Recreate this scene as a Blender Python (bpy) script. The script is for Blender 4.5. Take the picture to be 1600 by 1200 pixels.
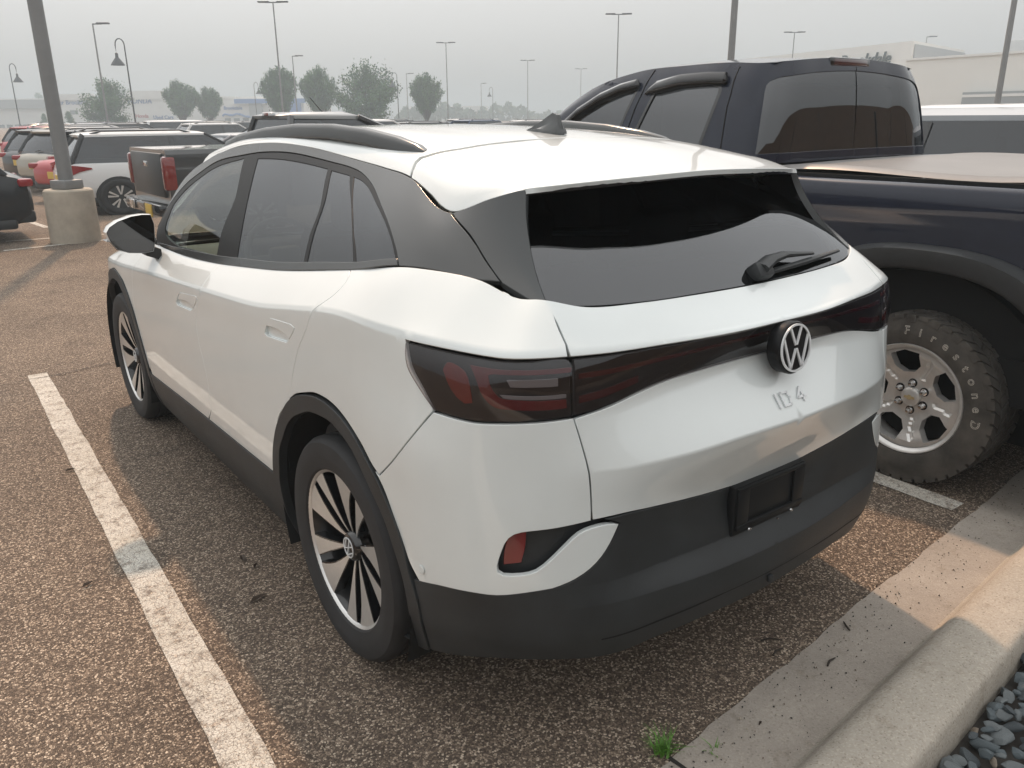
import bpy, bmesh, math, random, json
import numpy as np
from mathutils import Vector, Matrix
from mathutils.geometry import delaunay_2d_cdt
random.seed(7); rng = np.random.default_rng(7)
SC = bpy.context.scene
for o in list(bpy.data.objects): bpy.data.objects.remove(o)
COL = SC.collection
RAD = math.radians

# ------------------------------------------------------------------ camera
CAM_POS = (-1.8136, -2.15157, 1.66642)
CAM_R = [[0.801139, -0.598417, -0.008614], [0.193992, 0.24604, 0.949648], [0.566166, 0.762471, -0.3132]]
CAM_F = 1270.291
cam_d = bpy.data.cameras.new('camera'); cam = bpy.data.objects.new('camera', cam_d); COL.objects.link(cam)
_r, _u, _f = (Vector(v) for v in CAM_R)
cam.matrix_world = Matrix(((_r.x, _u.x, -_f.x, CAM_POS[0]), (_r.y, _u.y, -_f.y, CAM_POS[1]), (_r.z, _u.z, -_f.z, CAM_POS[2]), (0, 0, 0, 1)))
cam_d.sensor_width = 36.0; cam_d.lens = CAM_F / 1600 * 36.0
cam_d.clip_start = .05; cam_d.clip_end = 3000
SC.camera = cam

# ------------------------------------------------------------------ sky, sun, exposure
SUN = Vector((.35, .995, 1.19)).normalized()
SUN_EL = math.asin(SUN.z); SUN_AZ = math.atan2(SUN.x, SUN.y)
W = bpy.data.worlds.new('World'); SC.world = W; W.use_nodes = True
nt = W.node_tree; nt.nodes.clear()
wo = nt.nodes.new('ShaderNodeOutputWorld'); bg = nt.nodes.new('ShaderNodeBackground')
sky = nt.nodes.new('ShaderNodeTexSky'); sky.sky_type = 'NISHITA'; sky.sun_disc = False
sky.sun_elevation = SUN_EL; sky.sun_rotation = SUN_AZ
sky.air_density = 1.0; sky.dust_density = 6.0; sky.ozone_density = 1.0; sky.altitude = 200
hs = nt.nodes.new('ShaderNodeHueSaturation'); hs.inputs['Saturation'].default_value = .25
mx = nt.nodes.new('ShaderNodeMix'); mx.data_type = 'RGBA'; mx.inputs[0].default_value = .80
mx.inputs[7].default_value = (5.25, 5.22, 5.12, 1)          # even grey smoke overcast
nt.links.new(sky.outputs[0], hs.inputs['Color']); nt.links.new(hs.outputs[0], mx.inputs[6])
# smoke overcast: like any thick cloud the sky grows brighter from horizon to zenith
gt = nt.nodes.new('ShaderNodeTexCoord'); sz_ = nt.nodes.new('ShaderNodeSeparateXYZ'); nt.links.new(gt.outputs['Generated'], sz_.inputs[0])
gm = nt.nodes.new('ShaderNodeMapRange'); gm.inputs[1].default_value = 0.0; gm.inputs[2].default_value = .55; gm.inputs[3].default_value = 1.0; gm.inputs[4].default_value = 2.45; nt.links.new(sz_.outputs[2], gm.inputs[0])
gv_ = nt.nodes.new('ShaderNodeVectorMath'); gv_.operation = 'SCALE'; nt.links.new(mx.outputs[2], gv_.inputs[0]); nt.links.new(gm.outputs[0], gv_.inputs['Scale'])
nt.links.new(gv_.outputs[0], bg.inputs[0]); bg.inputs[1].default_value = .10
nt.links.new(bg.outputs[0], wo.inputs[0])
sun_d = bpy.data.lights.new('sun', 'SUN'); sun_d.energy = 2.6; sun_d.angle = RAD(1.8); sun_d.color = (1.0, .64, .40)
sun = bpy.data.objects.new('sun', sun_d); COL.objects.link(sun)
sun.rotation_euler = (-SUN).to_track_quat('-Z', 'Y').to_euler()
SC.view_settings.view_transform = 'Standard'; SC.view_settings.look = 'None'
SC.view_settings.exposure = 0.12; SC.view_settings.gamma = 1.0; SC.view_settings.use_curve_mapping = False
SC.render.engine = 'CYCLES'
SC.cycles.use_denoising = True
SC.cycles.max_bounces = 8; SC.cycles.diffuse_bounces = 3; SC.cycles.glossy_bounces = 4
SC.cycles.transparent_max_bounces = 12; SC.cycles.volume_bounces = 1
SC.cycles.caustics_reflective = False; SC.cycles.caustics_refractive = False

# ------------------------------------------------------------------ tags and objects
def tag(o, label=None, cat=None, group=None, kind=None):
    if label: o['label'] = label
    if cat: o['category'] = cat
    if group: o['group'] = group
    if kind: o['kind'] = kind
    return o
def thing(name, label, cat, loc=(0, 0, 0), rz=0.0, group=None):
    o = bpy.data.objects.new(name, None); COL.objects.link(o)
    o.empty_display_size = .3; o.location = loc; o.rotation_euler = (0, 0, rz)
    return tag(o, label, cat, group)
def link(name, me, parent=None, m=None):
    o = bpy.data.objects.new(name, me); COL.objects.link(o)
    if m is not None and len(me.materials) == 0: me.materials.append(m)
    if parent: o.parent = parent
    return o
def copy_tree(o, parent=None):
    c = o.copy(); COL.objects.link(c)
    if parent: c.parent = parent
    for ch in list(o.children): copy_tree(ch, c)
    return c
def rot(axis, a): return np.array(Matrix.Rotation(a, 3, axis))

# ------------------------------------------------------------------ materials
MATS = {}
def mat(name, col, rough=.5, metal=0.0, coat=0.0, spec=.5, var=0.0, vscale=6.0, bump=0.0, bscale=200.0, coat_rough=.03, rvar=0.0, obj_coords=True):
    if name in MATS: return MATS[name]
    m = bpy.data.materials.new(name); m.use_nodes = True; MATS[name] = m
    n = m.node_tree; b = n.nodes['Principled BSDF']
    b.inputs['Base Color'].default_value = (*col, 1); b.inputs['Roughness'].default_value = rough
    b.inputs['Metallic'].default_value = metal; b.inputs['Coat Weight'].default_value = coat
    b.inputs['Coat Roughness'].default_value = coat_rough; b.inputs['Specular IOR Level'].default_value = spec
    tc = n.nodes.new('ShaderNodeTexCoord')
    if var > 0 or rvar > 0:
        t = n.nodes.new('ShaderNodeTexNoise'); t.inputs['Scale'].default_value = vscale; t.inputs['Detail'].default_value = 6; t.inputs['Roughness'].default_value = .65
        n.links.new(tc.outputs['Object'], t.inputs['Vector'])
        if var > 0:
            r = n.nodes.new('ShaderNodeValToRGB'); r.color_ramp.elements[0].position = .3; r.color_ramp.elements[1].position = .7
            r.color_ramp.elements[0].color = (*[max(0, c * (1 - var)) for c in col], 1); r.color_ramp.elements[1].color = (*[min(1, c * (1 + var)) for c in col], 1)
            n.links.new(t.outputs['Fac'], r.inputs[0]); n.links.new(r.outputs[0], b.inputs['Base Color'])
        if rvar > 0:
            mr = n.nodes.new('ShaderNodeMapRange'); mr.inputs[3].default_value = max(0, rough - rvar); mr.inputs[4].default_value = rough + rvar
            n.links.new(t.outputs['Fac'], mr.inputs[0]); n.links.new(mr.outputs[0], b.inputs['Roughness'])
    if bump > 0:
        t2 = n.nodes.new('ShaderNodeTexNoise'); t2.inputs['Scale'].default_value = bscale; t2.inputs['Detail'].default_value = 4
        n.links.new(tc.outputs['Object'], t2.inputs['Vector'])
        bp = n.nodes.new('ShaderNodeBump'); bp.inputs['Strength'].default_value = bump; bp.inputs['Distance'].default_value = .002
        n.links.new(t2.outputs['Fac'], bp.inputs['Height']); n.links.new(bp.outputs[0], b.inputs['Normal'])
    return m
def glass_mat(name, tint, ior=1.5, tr=1.0, rough=0.0):
    """thin tinted pane: mirror by fresnel over a tinted clear layer"""
    if name in MATS: return MATS[name]
    m = bpy.data.materials.new(name); m.use_nodes = True; MATS[name] = m
    n = m.node_tree; n.nodes.clear()
    o = n.nodes.new('ShaderNodeOutputMaterial'); mxs = n.nodes.new('ShaderNodeMixShader')
    t = n.nodes.new('ShaderNodeBsdfTransparent'); t.inputs[0].default_value = (*tint, 1)
    g = n.nodes.new('ShaderNodeBsdfGlossy'); g.inputs['Roughness'].default_value = rough; g.inputs['Color'].default_value = (.95, .97, 1, 1)
    ge = n.nodes.new('ShaderNodeNewGeometry'); dt = n.nodes.new('ShaderNodeVectorMath'); dt.operation = 'DOT_PRODUCT'
    n.links.new(ge.outputs['Normal'], dt.inputs[0]); n.links.new(ge.outputs['Incoming'], dt.inputs[1]); src = dt.outputs['Value']
    f0 = ((ior - 1) / (ior + 1)) ** 2 * 1.7
    for op, k in (('ABSOLUTE', None), ('SUBTRACT', 1.0), ('POWER', 5.0), ('MULTIPLY_ADD', 1 - f0)):
        ma = n.nodes.new('ShaderNodeMath'); ma.operation = op; ma.use_clamp = True
        if op == 'SUBTRACT': ma.inputs[0].default_value = 1.0; n.links.new(src, ma.inputs[1])
        else:
            n.links.new(src, ma.inputs[0])
            if k is not None: ma.inputs[1].default_value = k
            if op == 'MULTIPLY_ADD': ma.inputs[2].default_value = f0
        src = ma.outputs[0]
    n.links.new(src, mxs.inputs[0])
    n.links.new(t.outputs[0], mxs.inputs[1]); n.links.new(g.outputs[0], mxs.inputs[2]); n.links.new(mxs.outputs[0], o.inputs[0])
    return m

# ------------------------------------------------------------------ mesh builder
class MB:
    def __init__(s): s.v = []; s.f = []; s.n = 0
    def add(s, V, F):
        V = np.asarray(V, float).reshape(-1, 3); s.v.append(V)
        s.f += [tuple(i + s.n for i in f) for f in F]; s.n += len(V); return s
    def box(s, c, d, R=None):
        x, y, z = np.array(d) / 2
        V = np.array([(-x, -y, -z), (x, -y, -z), (x, y, -z), (-x, y, -z), (-x, -y, z), (x, -y, z), (x, y, z), (-x, y, z)])
        if R is not None: V = V @ np.asarray(R).T
        return s.add(V + np.array(c), [(0, 3, 2, 1), (4, 5, 6, 7), (0, 1, 5, 4), (1, 2, 6, 5), (2, 3, 7, 6), (3, 0, 4, 7)])
    def rbox(s, c, d, r=.01, seg=2, R=None):
        bm = bmesh.new(); bmesh.ops.create_cube(bm, size=1.0)
        for v in bm.verts: v.co = Vector((v.co.x * d[0], v.co.y * d[1], v.co.z * d[2]))
        bmesh.ops.bevel(bm, geom=list(bm.edges), offset=min(r, min(d) * .49), segments=seg, profile=.5, affect='EDGES')
        bm.verts.index_update(); V = np.array([v.co[:] for v in bm.verts]); F = [tuple(v.index for v in f.verts) for f in bm.faces]; bm.free()
        if R is not None: V = V @ np.asarray(R).T
        return s.add(V + np.array(c), F)
    def tube(s, pts, rad, n=8, cap=True, flat=None):
        """swept ring; rad number or list; flat=(a,b) scales of the ring axes (side, up)"""
        P = np.asarray(pts, float); m = len(P); rad = np.broadcast_to(np.asarray(rad, float), (m,))
        T = np.gradient(P, axis=0); T /= np.maximum(np.linalg.norm(T, axis=1, keepdims=True), 1e-9)
        up = np.array((0, 0, 1.0)) if abs(T[0, 2]) < .9 else np.array((0, 1.0, 0))
        V = []
        fa, fb = flat or (1, 1)
        for k in range(m):
            a = np.cross(T[k], up); a /= max(np.linalg.norm(a), 1e-9); b = np.cross(a, T[k])
            for i in range(n):
                t = 2 * math.pi * (i + .5) / n; V.append(P[k] + rad[k] * (a * fa * math.cos(t) + b * fb * math.sin(t)))
        F = [(k * n + i, k * n + (i + 1) % n, (k + 1) * n + (i + 1) % n, (k + 1) * n + i) for k in range(m - 1) for i in range(n)]
        if cap: F += [tuple(range(n - 1, -1, -1)), tuple((m - 1) * n + i for i in range(n))]
        return s.add(V, F)
    def lathe(s, prof, n=24, axis='z', c=(0, 0, 0), close=False, cap=False):
        V = []; m = len(prof)
        for (h, r) in prof:
            for i in range(n):
                t = 2 * math.pi * i / n; a, b = r * math.cos(t), r * math.sin(t)
                V.append((a, b, h) if axis == 'z' else (h, a, b) if axis == 'x' else (b, h, a))
        rg = range(m if close else m - 1)
        F = [(k * n + i, k * n + (i + 1) % n, ((k + 1) % m) * n + (i + 1) % n, ((k + 1) % m) * n + i) for k in rg for i in range(n)]
        if cap: F += [tuple(range(n - 1, -1, -1)), tuple((m - 1) * n + i for i in range(n))]
        return s.add(np.array(V) + np.array(c), F)
    def prism(s, poly, o, ax, ay, az, d0, d1):
        """2-D polygon in axes ax, ay extruded along az from d0 to d1"""
        p = np.asarray(poly, float); o, ax, ay, az = map(lambda t: np.array(t, float), (o, ax, ay, az)); n = len(p)
        B = o + p[:, :1] * ax + p[:, 1:] * ay
        V = np.concatenate([B + az * d0, B + az * d1])
        return s.add(V, [tuple(range(n - 1, -1, -1)), tuple(range(n, 2 * n))] + [(i, (i + 1) % n, n + (i + 1) % n, n + i) for i in range(n)])
    def loft(s, rings, cap=True, closed=True):
        m, n = len(rings), len(rings[0]); V = np.concatenate([np.asarray(r, float) for r in rings])
        kk = n if closed else n - 1
        F = [(k * n + i, k * n + (i + 1) % n, (k + 1) * n + (i + 1) % n, (k + 1) * n + i) for k in range(m - 1) for i in range(kk)]
        if cap: F += [tuple(range(n - 1, -1, -1)), tuple((m - 1) * n + i for i in range(n))]
        return s.add(V, F)
    def mesh(s, name, m=None, smooth=35):
        me = bpy.data.meshes.new(name)
        if s.v: me.from_pydata(np.concatenate(s.v).tolist(), [], s.f)
        bm = bmesh.new(); bm.from_mesh(me); bmesh.ops.recalc_face_normals(bm, faces=bm.faces); bm.to_mesh(me); bm.free()
        if smooth:
            me.polygons.foreach_set('use_smooth', [True] * len(me.polygons)); me.set_sharp_from_angle(angle=RAD(smooth))
        if m is not None: me.materials.append(m)
        return me
    def build(s, name, m, parent=None, smooth=35): return link(name, s.mesh(name, m, smooth), parent)
def raw_mesh(name, V, F, m, N=None):
    me = bpy.data.meshes.new(name); me.from_pydata(np.asarray(V).tolist(), [], [tuple(int(i) for i in f) for f in F])
    if N is not None:
        me.polygons.foreach_set('use_smooth', [True] * len(me.polygons))
        me.normals_split_custom_set_from_vertices(np.asarray(N).tolist())
    if m is not None: me.materials.append(m)
    return me
def text_mesh(s, size, extrude, m, bold=0.0, shear=0.0, spacing=1.0, outline=0.0):
    cu = bpy.data.curves.new('t', 'FONT'); cu.body = s; cu.size = size; cu.extrude = extrude; cu.align_x = 'CENTER'; cu.align_y = 'CENTER'
    cu.offset = bold; cu.shear = shear; cu.space_character = spacing; cu.resolution_u = 3
    if outline: cu.fill_mode = 'NONE'; cu.bevel_depth = outline; cu.bevel_resolution = 0; cu.extrude = 0
    o = bpy.data.objects.new('t', cu); COL.objects.link(o)
    dg = bpy.context.evaluated_depsgraph_get(); me = bpy.data.meshes.new_from_object(o.evaluated_get(dg))
    bpy.data.objects.remove(o); bpy.data.curves.remove(cu); me.materials.clear(); me.materials.append(m); return me

# ------------------------------------------------------------------ spline skins cut into panels
class Patch:
    """net[r][c] control points, crease[r][c] 0..1 (sharp across rows)"""
    def __init__(s,net,crease=None,sym=None):
        s.sym=sym
        s.P=np.array(net,float);R,C,_=s.P.shape
        s.cr=np.zeros((R,C)) if crease is None else np.array(crease,float)
        d=np.linalg.norm(np.diff(s.P,axis=1),axis=2).mean(0)
        s.U=np.concatenate([[0],np.cumsum(np.maximum(d,.02))])
        d=np.linalg.norm(np.diff(s.P,axis=0),axis=2).mean(1)
        s.V=np.concatenate([[0],np.cumsum(np.maximum(d,.008))])
    @staticmethod
    def tang(K,P,cr=None):
        # K (...,n) knots, P (n,...) ; returns left/right tangents
        d=(P[1:]-P[:-1])/(K[1:]-K[:-1])
        n=len(P);TL=np.zeros_like(P);TR=np.zeros_like(P)
        h=K[1:]-K[:-1]
        m=(d[:-1]*h[1:]+d[1:]*h[:-1])/(h[1:]+h[:-1])
        TL[1:-1]=m;TR[1:-1]=m
        TR[0]=TL[0]=1.5*d[0]-.5*(TL[1] if n>2 else d[0]);TL[-1]=TR[-1]=1.5*d[-1]-.5*(TR[-2] if n>2 else d[-1])
        if cr is not None:
            TL[1:-1]=TL[1:-1]*(1-cr[1:-1])+d[:-1]*cr[1:-1]
            TR[1:-1]=TR[1:-1]*(1-cr[1:-1])+d[1:]*cr[1:-1]
        return TL,TR
    @staticmethod
    def herm(t,h,a,b,ta,tb):
        t2=t*t;t3=t2*t
        return (2*t3-3*t2+1)*a+(t3-2*t2+t)*h*ta+(3*t2-2*t3)*b+(t3-t2)*h*tb
    def ev(s,u,v):
        u=np.clip(np.asarray(u,float).ravel(),s.U[0],s.U[-1]);v=np.clip(np.asarray(v,float).ravel(),s.V[0],s.V[-1])
        R,C,_=s.P.shape
        if not hasattr(s,'_tu'):
            Pc=s.P.transpose(1,0,2)
            TL,TR=Patch.tang(s.U[:,None,None],Pc)
            for k in ((0,) if s.sym=='u0' else (-1,) if s.sym=='u1' else ()):
                TL[k,:,1:]=0;TR[k,:,1:]=0
            s._tu=(TL,TR)
        TL,TR=s._tu;Pc=s.P.transpose(1,0,2)
        i=np.clip(np.searchsorted(s.U,u,side='right')-1,0,C-2)
        h=(s.U[i+1]-s.U[i]);t=((u-s.U[i])/h)[:,None,None];h=h[:,None,None]
        Q=Patch.herm(t,h,Pc[i],Pc[i+1],TR[i],TL[i+1])      # n,R,3
        tt=t[:,:,0]
        cr=s.cr.T;cr=cr[i]*(1-tt)+cr[i+1]*tt               # n,R
        Q=Q.transpose(1,0,2);K=s.V[:,None,None]
        TL,TR=Patch.tang(K,Q,cr.T[:,:,None])
        if s.sym=='v0': TL[0,:,1:]=0;TR[0,:,1:]=0
        j=np.clip(np.searchsorted(s.V,v,side='right')-1,0,R-2)
        n=np.arange(len(u));h=(s.V[j+1]-s.V[j])[:,None];t=(v-s.V[j])[:,None]/h
        return Patch.herm(t,h,Q[j,n],Q[j+1,n],TR[j,n],TL[j+1,n])
    def nrm(s,u,v,e=.003):
        u=np.asarray(u,float).ravel();v=np.asarray(v,float).ravel()
        u1=np.clip(u,s.U[0]+e,s.U[-1]-e);v1=np.clip(v,s.V[0]+e,s.V[-1]-e)
        a=s.ev(u1+e,v)-s.ev(u1-e,v);b=s.ev(u,v1+e)-s.ev(u,v1-e)
        n=np.cross(a,b)
        m=(u>s.U[-1]-1e-4) if s.sym=='u1' else (u<s.U[0]+1e-4) if s.sym=='u0' else (v<s.V[0]+1e-4) if s.sym=='v0' else None
        if m is not None: n[m,0]=0
        return n/np.maximum(np.linalg.norm(n,axis=1,keepdims=True),1e-9)
def catmull(pts, h):
    """closed outline [(u,v,corner)] -> evenly sampled loop; corners stay sharp"""
    P = np.array([p[:2] for p in pts], float); c = [bool(p[2]) for p in pts]; n = len(P); out = []
    for i in range(n):
        a, b = P[i], P[(i + 1) % n]; L = np.linalg.norm(b - a)
        if L < 1e-5: continue
        ta = (b - a) if c[i] else (b - P[i - 1]) * .5
        tb = (b - a) if c[(i + 1) % n] else (P[(i + 2) % n] - a) * .5
        for t, n_ in ((ta, 0), (tb, 1)):
            l = np.linalg.norm(t)
            if l > L * 1.2: t *= L * 1.2 / l
        k = max(1, int(math.ceil(L / h)))
        for j in range(k):
            t = j / k; t2, t3 = t * t, t * t * t
            out.append((2 * t3 - 3 * t2 + 1) * a + (t3 - 2 * t2 + t) * ta + (3 * t2 - 2 * t3) * b + (t3 - t2) * tb)
    return np.array(out)
def area2(p): return .5 * float(np.sum(p[:, 0] * np.roll(p[:, 1], -1) - np.roll(p[:, 0], -1) * p[:, 1]))
def inset_loop(p, d):
    if area2(p) < 0: d = -d
    e = np.roll(p, -1, 0) - p; L = np.maximum(np.linalg.norm(e, axis=1, keepdims=True), 1e-9); e /= L
    nr = np.stack([-e[:, 1], e[:, 0]], 1); m = nr + np.roll(nr, 1, 0); m /= np.maximum((m * m).sum(1, keepdims=True) / 2, .5)
    return p + m * d
def inside(q, loops):
    r = np.zeros(len(q), bool)
    for p in loops:
        a = p; b = np.roll(p, -1, 0)
        for (x0, y0), (x1, y1) in zip(a, b):
            if y0 == y1: continue
            m = ((y0 > q[:, 1]) != (y1 > q[:, 1])) & (q[:, 0] < (x1 - x0) * (q[:, 1] - y0) / (y1 - y0) + x0); r ^= m
    return r
def near_loop(q, p, d):
    m = np.zeros(len(q), bool)
    for k in range(len(p)):
        m |= ((q - p[k]) ** 2).sum(1) < d * d
    return m
def cdt2(loops, h, extra=None):
    L = np.concatenate(loops); lo, hi = L.min(0), L.max(0)
    xs = np.arange(lo[0], hi[0] + h, h); ys = np.arange(lo[1], hi[1] + h, h * .87)
    g = np.array([(x + (h / 2 if j % 2 else 0), y) for j, y in enumerate(ys) for x in xs])
    if extra is not None and len(extra):
        e = extra[inside(extra, loops)]
        if len(e): g = g[~near_loop(g, e, h * .45)] if len(e) < 600 else g
    else: e = np.zeros((0, 2))
    g = g[inside(g, loops)] if len(g) else g
    g = np.concatenate([g, e]) if len(e) else g
    for p in loops:
        if len(g): g = g[~near_loop(g, p, h * .5)]
    pts = [Vector(p) for p in L] + [Vector(p) for p in g]; ed = []; k = 0
    for p in loops:
        n = len(p); ed += [(k + i, k + (i + 1) % n) for i in range(n)]; k += n
    V, E, F, ov, oe, of = delaunay_2d_cdt(pts, ed, [], 0, 1e-6)
    V = np.array([v[:] for v in V]); F = np.array([f for f in F if len(f) == 3])
    F = F[inside(V[F].mean(1), loops)]
    # border edges: used once
    from collections import Counter
    cnt = {}
    for f in F:
        for a, b in ((f[0], f[1]), (f[1], f[2]), (f[2], f[0])):
            k = (min(a, b), max(a, b)); cnt[k] = (cnt[k][0] + 1, (a, b)) if k in cnt else (1, (a, b))
    bd = [e for c_, e in cnt.values() if c_ == 1]
    return V, F, bd
class Panel:
    """a piece of a skin: V,F,N plus a turned-in edge"""
    def __init__(s, P, sgn, loops, h=.022, off=0.0, lip=.012, crease_rows=(), bulge=None):
        if P.sym:
            for L_ in loops:
                if P.sym == 'u1': L_[L_[:, 0] > P.U[-1] - .006, 0] = P.U[-1]
                if P.sym == 'v0': L_[L_[:, 1] < P.V[0] + .006, 1] = P.V[0]
        ex = []
        lo = np.concatenate(loops).min(0); hi = np.concatenate(loops).max(0)
        for r in crease_rows:
            for dv in (-.004, .004):
                ex += [(u, P.V[r] + dv) for u in np.arange(lo[0], hi[0], h * .8)]
        V2, F, bd = cdt2(loops, h, np.array(ex) if ex else None)
        cm = (V2[:, 0] > P.U[-1] - 1e-4) if P.sym == 'u1' else (V2[:, 1] < P.V[0] + 1e-4) if P.sym == 'v0' else np.zeros(len(V2), bool)
        bd = [e for e in bd if not (cm[e[0]] and cm[e[1]])]
        X = P.ev(V2[:, 0], V2[:, 1]); N = P.nrm(V2[:, 0], V2[:, 1]) * sgn
        X = X + N * off
        if bulge:                                   # (height, v0, v1): domed lens between two rows
            hb, va, vb = bulge; t = np.clip((V2[:, 1] - va) / (vb - va), 0, 1); w_ = 1 - (2 * t - 1) ** 2; d_ = hb * (4 - 8 * t) / (vb - va)
            tv = P.ev(V2[:, 0], np.minimum(V2[:, 1] + .003, P.V[-1])) - P.ev(V2[:, 0], V2[:, 1] - .003); tv /= np.maximum(np.linalg.norm(tv, axis=1, keepdims=True), 1e-9)
            X = X + N * (hb * w_)[:, None]; N = N - tv * d_[:, None]; N /= np.linalg.norm(N, axis=1, keepdims=True)
        # face direction
        fn = np.cross(X[F[:, 1]] - X[F[:, 0]], X[F[:, 2]] - X[F[:, 0]])
        if (fn * N[F[:, 0]]).sum() < 0: F = F[:, ::-1]; bd = [(b, a) for a, b in bd]
        F = [tuple(f) for f in F]
        if lip > 0:
            ids = sorted({i for e in bd for i in e}); mp = {}
            A = []; NA = []
            outn = {i: np.zeros(3) for i in ids}
            for a, b in bd:
                t = X[b] - X[a]; o = np.cross(t, N[a]); l = np.linalg.norm(o)
                if l > 1e-9: o /= l; outn[a] += o; outn[b] += o
            k = len(X)
            for i in ids:
                o = outn[i]; o = o / max(np.linalg.norm(o), 1e-9)
                # small rounded edge then the wall
                e = min(.0022, lip * .3)
                A += [X[i], X[i] + o * e * .7 - N[i] * e * .3, X[i] + o * e - N[i] * e, X[i] + o * e - N[i] * lip]
                NA += [N[i], (N[i] + o) / 1.414, o, o]; mp[i] = k; k += 4
            X = np.concatenate([X, A]); N = np.concatenate([N, NA])
            for a, b in bd:
                for j in range(3): F.append((mp[b] + j, mp[a] + j, mp[a] + j + 1, mp[b] + j + 1))
        s.V, s.F, s.N = X, F, N
def panels_mesh(name, plist, m, mirror=False, both=False):
    V, F, N = [], [], []; k = 0
    for p in plist:
        for sg in ((1, -1) if both else (-1,) if mirror else (1,)):
            q = np.array((sg, 1, 1)); V.append(p.V * q); N.append(p.N * q)
            F += [tuple(i + k for i in (f if sg == 1 else f[::-1])) for f in p.F]; k += len(p.V)
    return raw_mesh(name, np.concatenate(V), F, m, np.concatenate(N))
# ------------------------------------------------------------------ placing by bearing and distance
_r3, _u3, _f3 = (np.array(v) for v in CAM_R)
def at_px(px, d):
    a = (px - 800) / CAM_F; b = (-_f3[2] - _r3[2] * a) / _u3[2]
    p = np.array(CAM_POS) + d * (_r3 * a + _u3 * b + _f3); return float(p[0]), float(p[1])
def z_px(px, py, d):
    a = (px - 800) / CAM_F; b = (600 - py) / CAM_F
    return float(CAM_POS[2] + d * (_r3[2] * a + _u3[2] * b + _f3[2]))
# ------------------------------------------------------------------ ground
def nodes(name):
    m = bpy.data.materials.new(name); m.use_nodes = True; n = m.node_tree; return m, n, n.nodes['Principled BSDF'], n.nodes.new('ShaderNodeTexCoord')
def N_(n, t, **k):
    x = n.nodes.new(t)
    for a, v in k.items(): setattr(x, a, v)
    return x
def ramp(n, src, stops, interp='LINEAR'):
    r = n.nodes.new('ShaderNodeValToRGB'); r.color_ramp.interpolation = interp; e = r.color_ramp.elements
    while len(e) < len(stops): e.new(.5)
    for x, (p, c) in zip(e, stops): x.position = p; x.color = (*c, 1) if len(c) == 3 else c
    n.links.new(src, r.inputs[0]); return r.outputs[0]
def mixc(n, fac, a, b, blend='MIX'):
    x = N_(n, 'ShaderNodeMix', data_type='RGBA', blend_type=blend)
    for s, v in ((x.inputs[0], fac), (x.inputs[6], a), (x.inputs[7], b)):
        if isinstance(v, (int, float)): s.default_value = v
        elif isinstance(v, tuple): s.default_value = (*v, 1)
        else: n.links.new(v, s)
    return x.outputs[2]
def vor(n, tc, scale, feature='F1', rnd=1.0):
    v = N_(n, 'ShaderNodeTexVoronoi', feature=feature); v.inputs['Scale'].default_value = scale; v.inputs['Randomness'].default_value = rnd; n.links.new(tc, v.inputs['Vector']); return v
def noi(n, tc, scale, det=5, rough=.6):
    v = N_(n, 'ShaderNodeTexNoise'); v.inputs['Scale'].default_value = scale; v.inputs['Detail'].default_value = det; v.inputs['Roughness'].default_value = rough; n.links.new(tc, v.inputs['Vector']); return v.outputs['Fac']
def math_(n, op, a, b=None):
    x = N_(n, 'ShaderNodeMath', operation=op)
    for s, v in zip(x.inputs, (a, b)):
        if v is None: continue
        if isinstance(v, (int, float)): s.default_value = v
        else: n.links.new(v, s)
    return x.outputs[0]
def chips(n, tc):
    """worn asphalt: dark binder with stone chips of two sizes"""
    wob = noi(n, tc, 60, 2)
    va = vor(n, tc, 155); vb = vor(n, tc, 260); ve = vor(n, tc, 155, 'DISTANCE_TO_EDGE')
    tone = N_(n, 'ShaderNodeSeparateColor'); n.links.new(va.outputs['Color'], tone.inputs[0])
    stone = ramp(n, tone.outputs[0], [(0, (.100, .083, .071)), (.42, (.180, .148, .124)), (.64, (.31, .258, .212)), (.84, (.53, .455, .375)), (.97, (.76, .685, .59))])
    tone2 = N_(n, 'ShaderNodeSeparateColor'); n.links.new(vb.outputs['Color'], tone2.inputs[0])
    fine = ramp(n, tone2.outputs[1], [(0, (.062, .051, .043)), (.6, (.130, .106, .089)), (1, (.32, .265, .215))])
    m = ramp(n, ve.outputs['Distance'], [(.02, (0, 0, 0)), (.12, (1, 1, 1))])
    c = mixc(n, m, fine, stone)
    big = noi(n, tc, .55, 6, .62); bigc = ramp(n, big, [(.30, (.68, .63, .58)), (.64, (.96, .885, .81))])
    c = mixc(n, 1.0, c, bigc, 'MULTIPLY')
    stain = ramp(n, noi(n, tc, 1.7, 5, .7), [(.56, (1, 1, 1)), (.72, (.55, .55, .56))]); c = mixc(n, .8, c, stain, 'MULTIPLY')
    h = math_(n, 'ADD', math_(n, 'MULTIPLY', m, math_(n, 'ADD', tone.outputs[2], .35)), math_(n, 'MULTIPLY', vb.outputs['Distance'], -.5))
    return c, h
m, n, b, tc = nodes('asphalt'); C_, H_ = chips(n, tc.outputs['Object'])
n.links.new(C_, b.inputs['Base Color']); b.inputs['Roughness'].default_value = .82; b.inputs['Specular IOR Level'].default_value = .3
bp = N_(n, 'ShaderNodeBump'); bp.inputs['Strength'].default_value = .75; bp.inputs['Distance'].default_value = .006; n.links.new(H_, bp.inputs['Height']); n.links.new(bp.outputs[0], b.inputs['Normal'])
M_ASPH = m
tag(link('ground', raw_mesh('ground', [(-700, -700, 0), (700, -700, 0), (700, 700, 0), (-700, 700, 0)], [(0, 1, 2, 3)], M_ASPH)), kind='structure')
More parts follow.
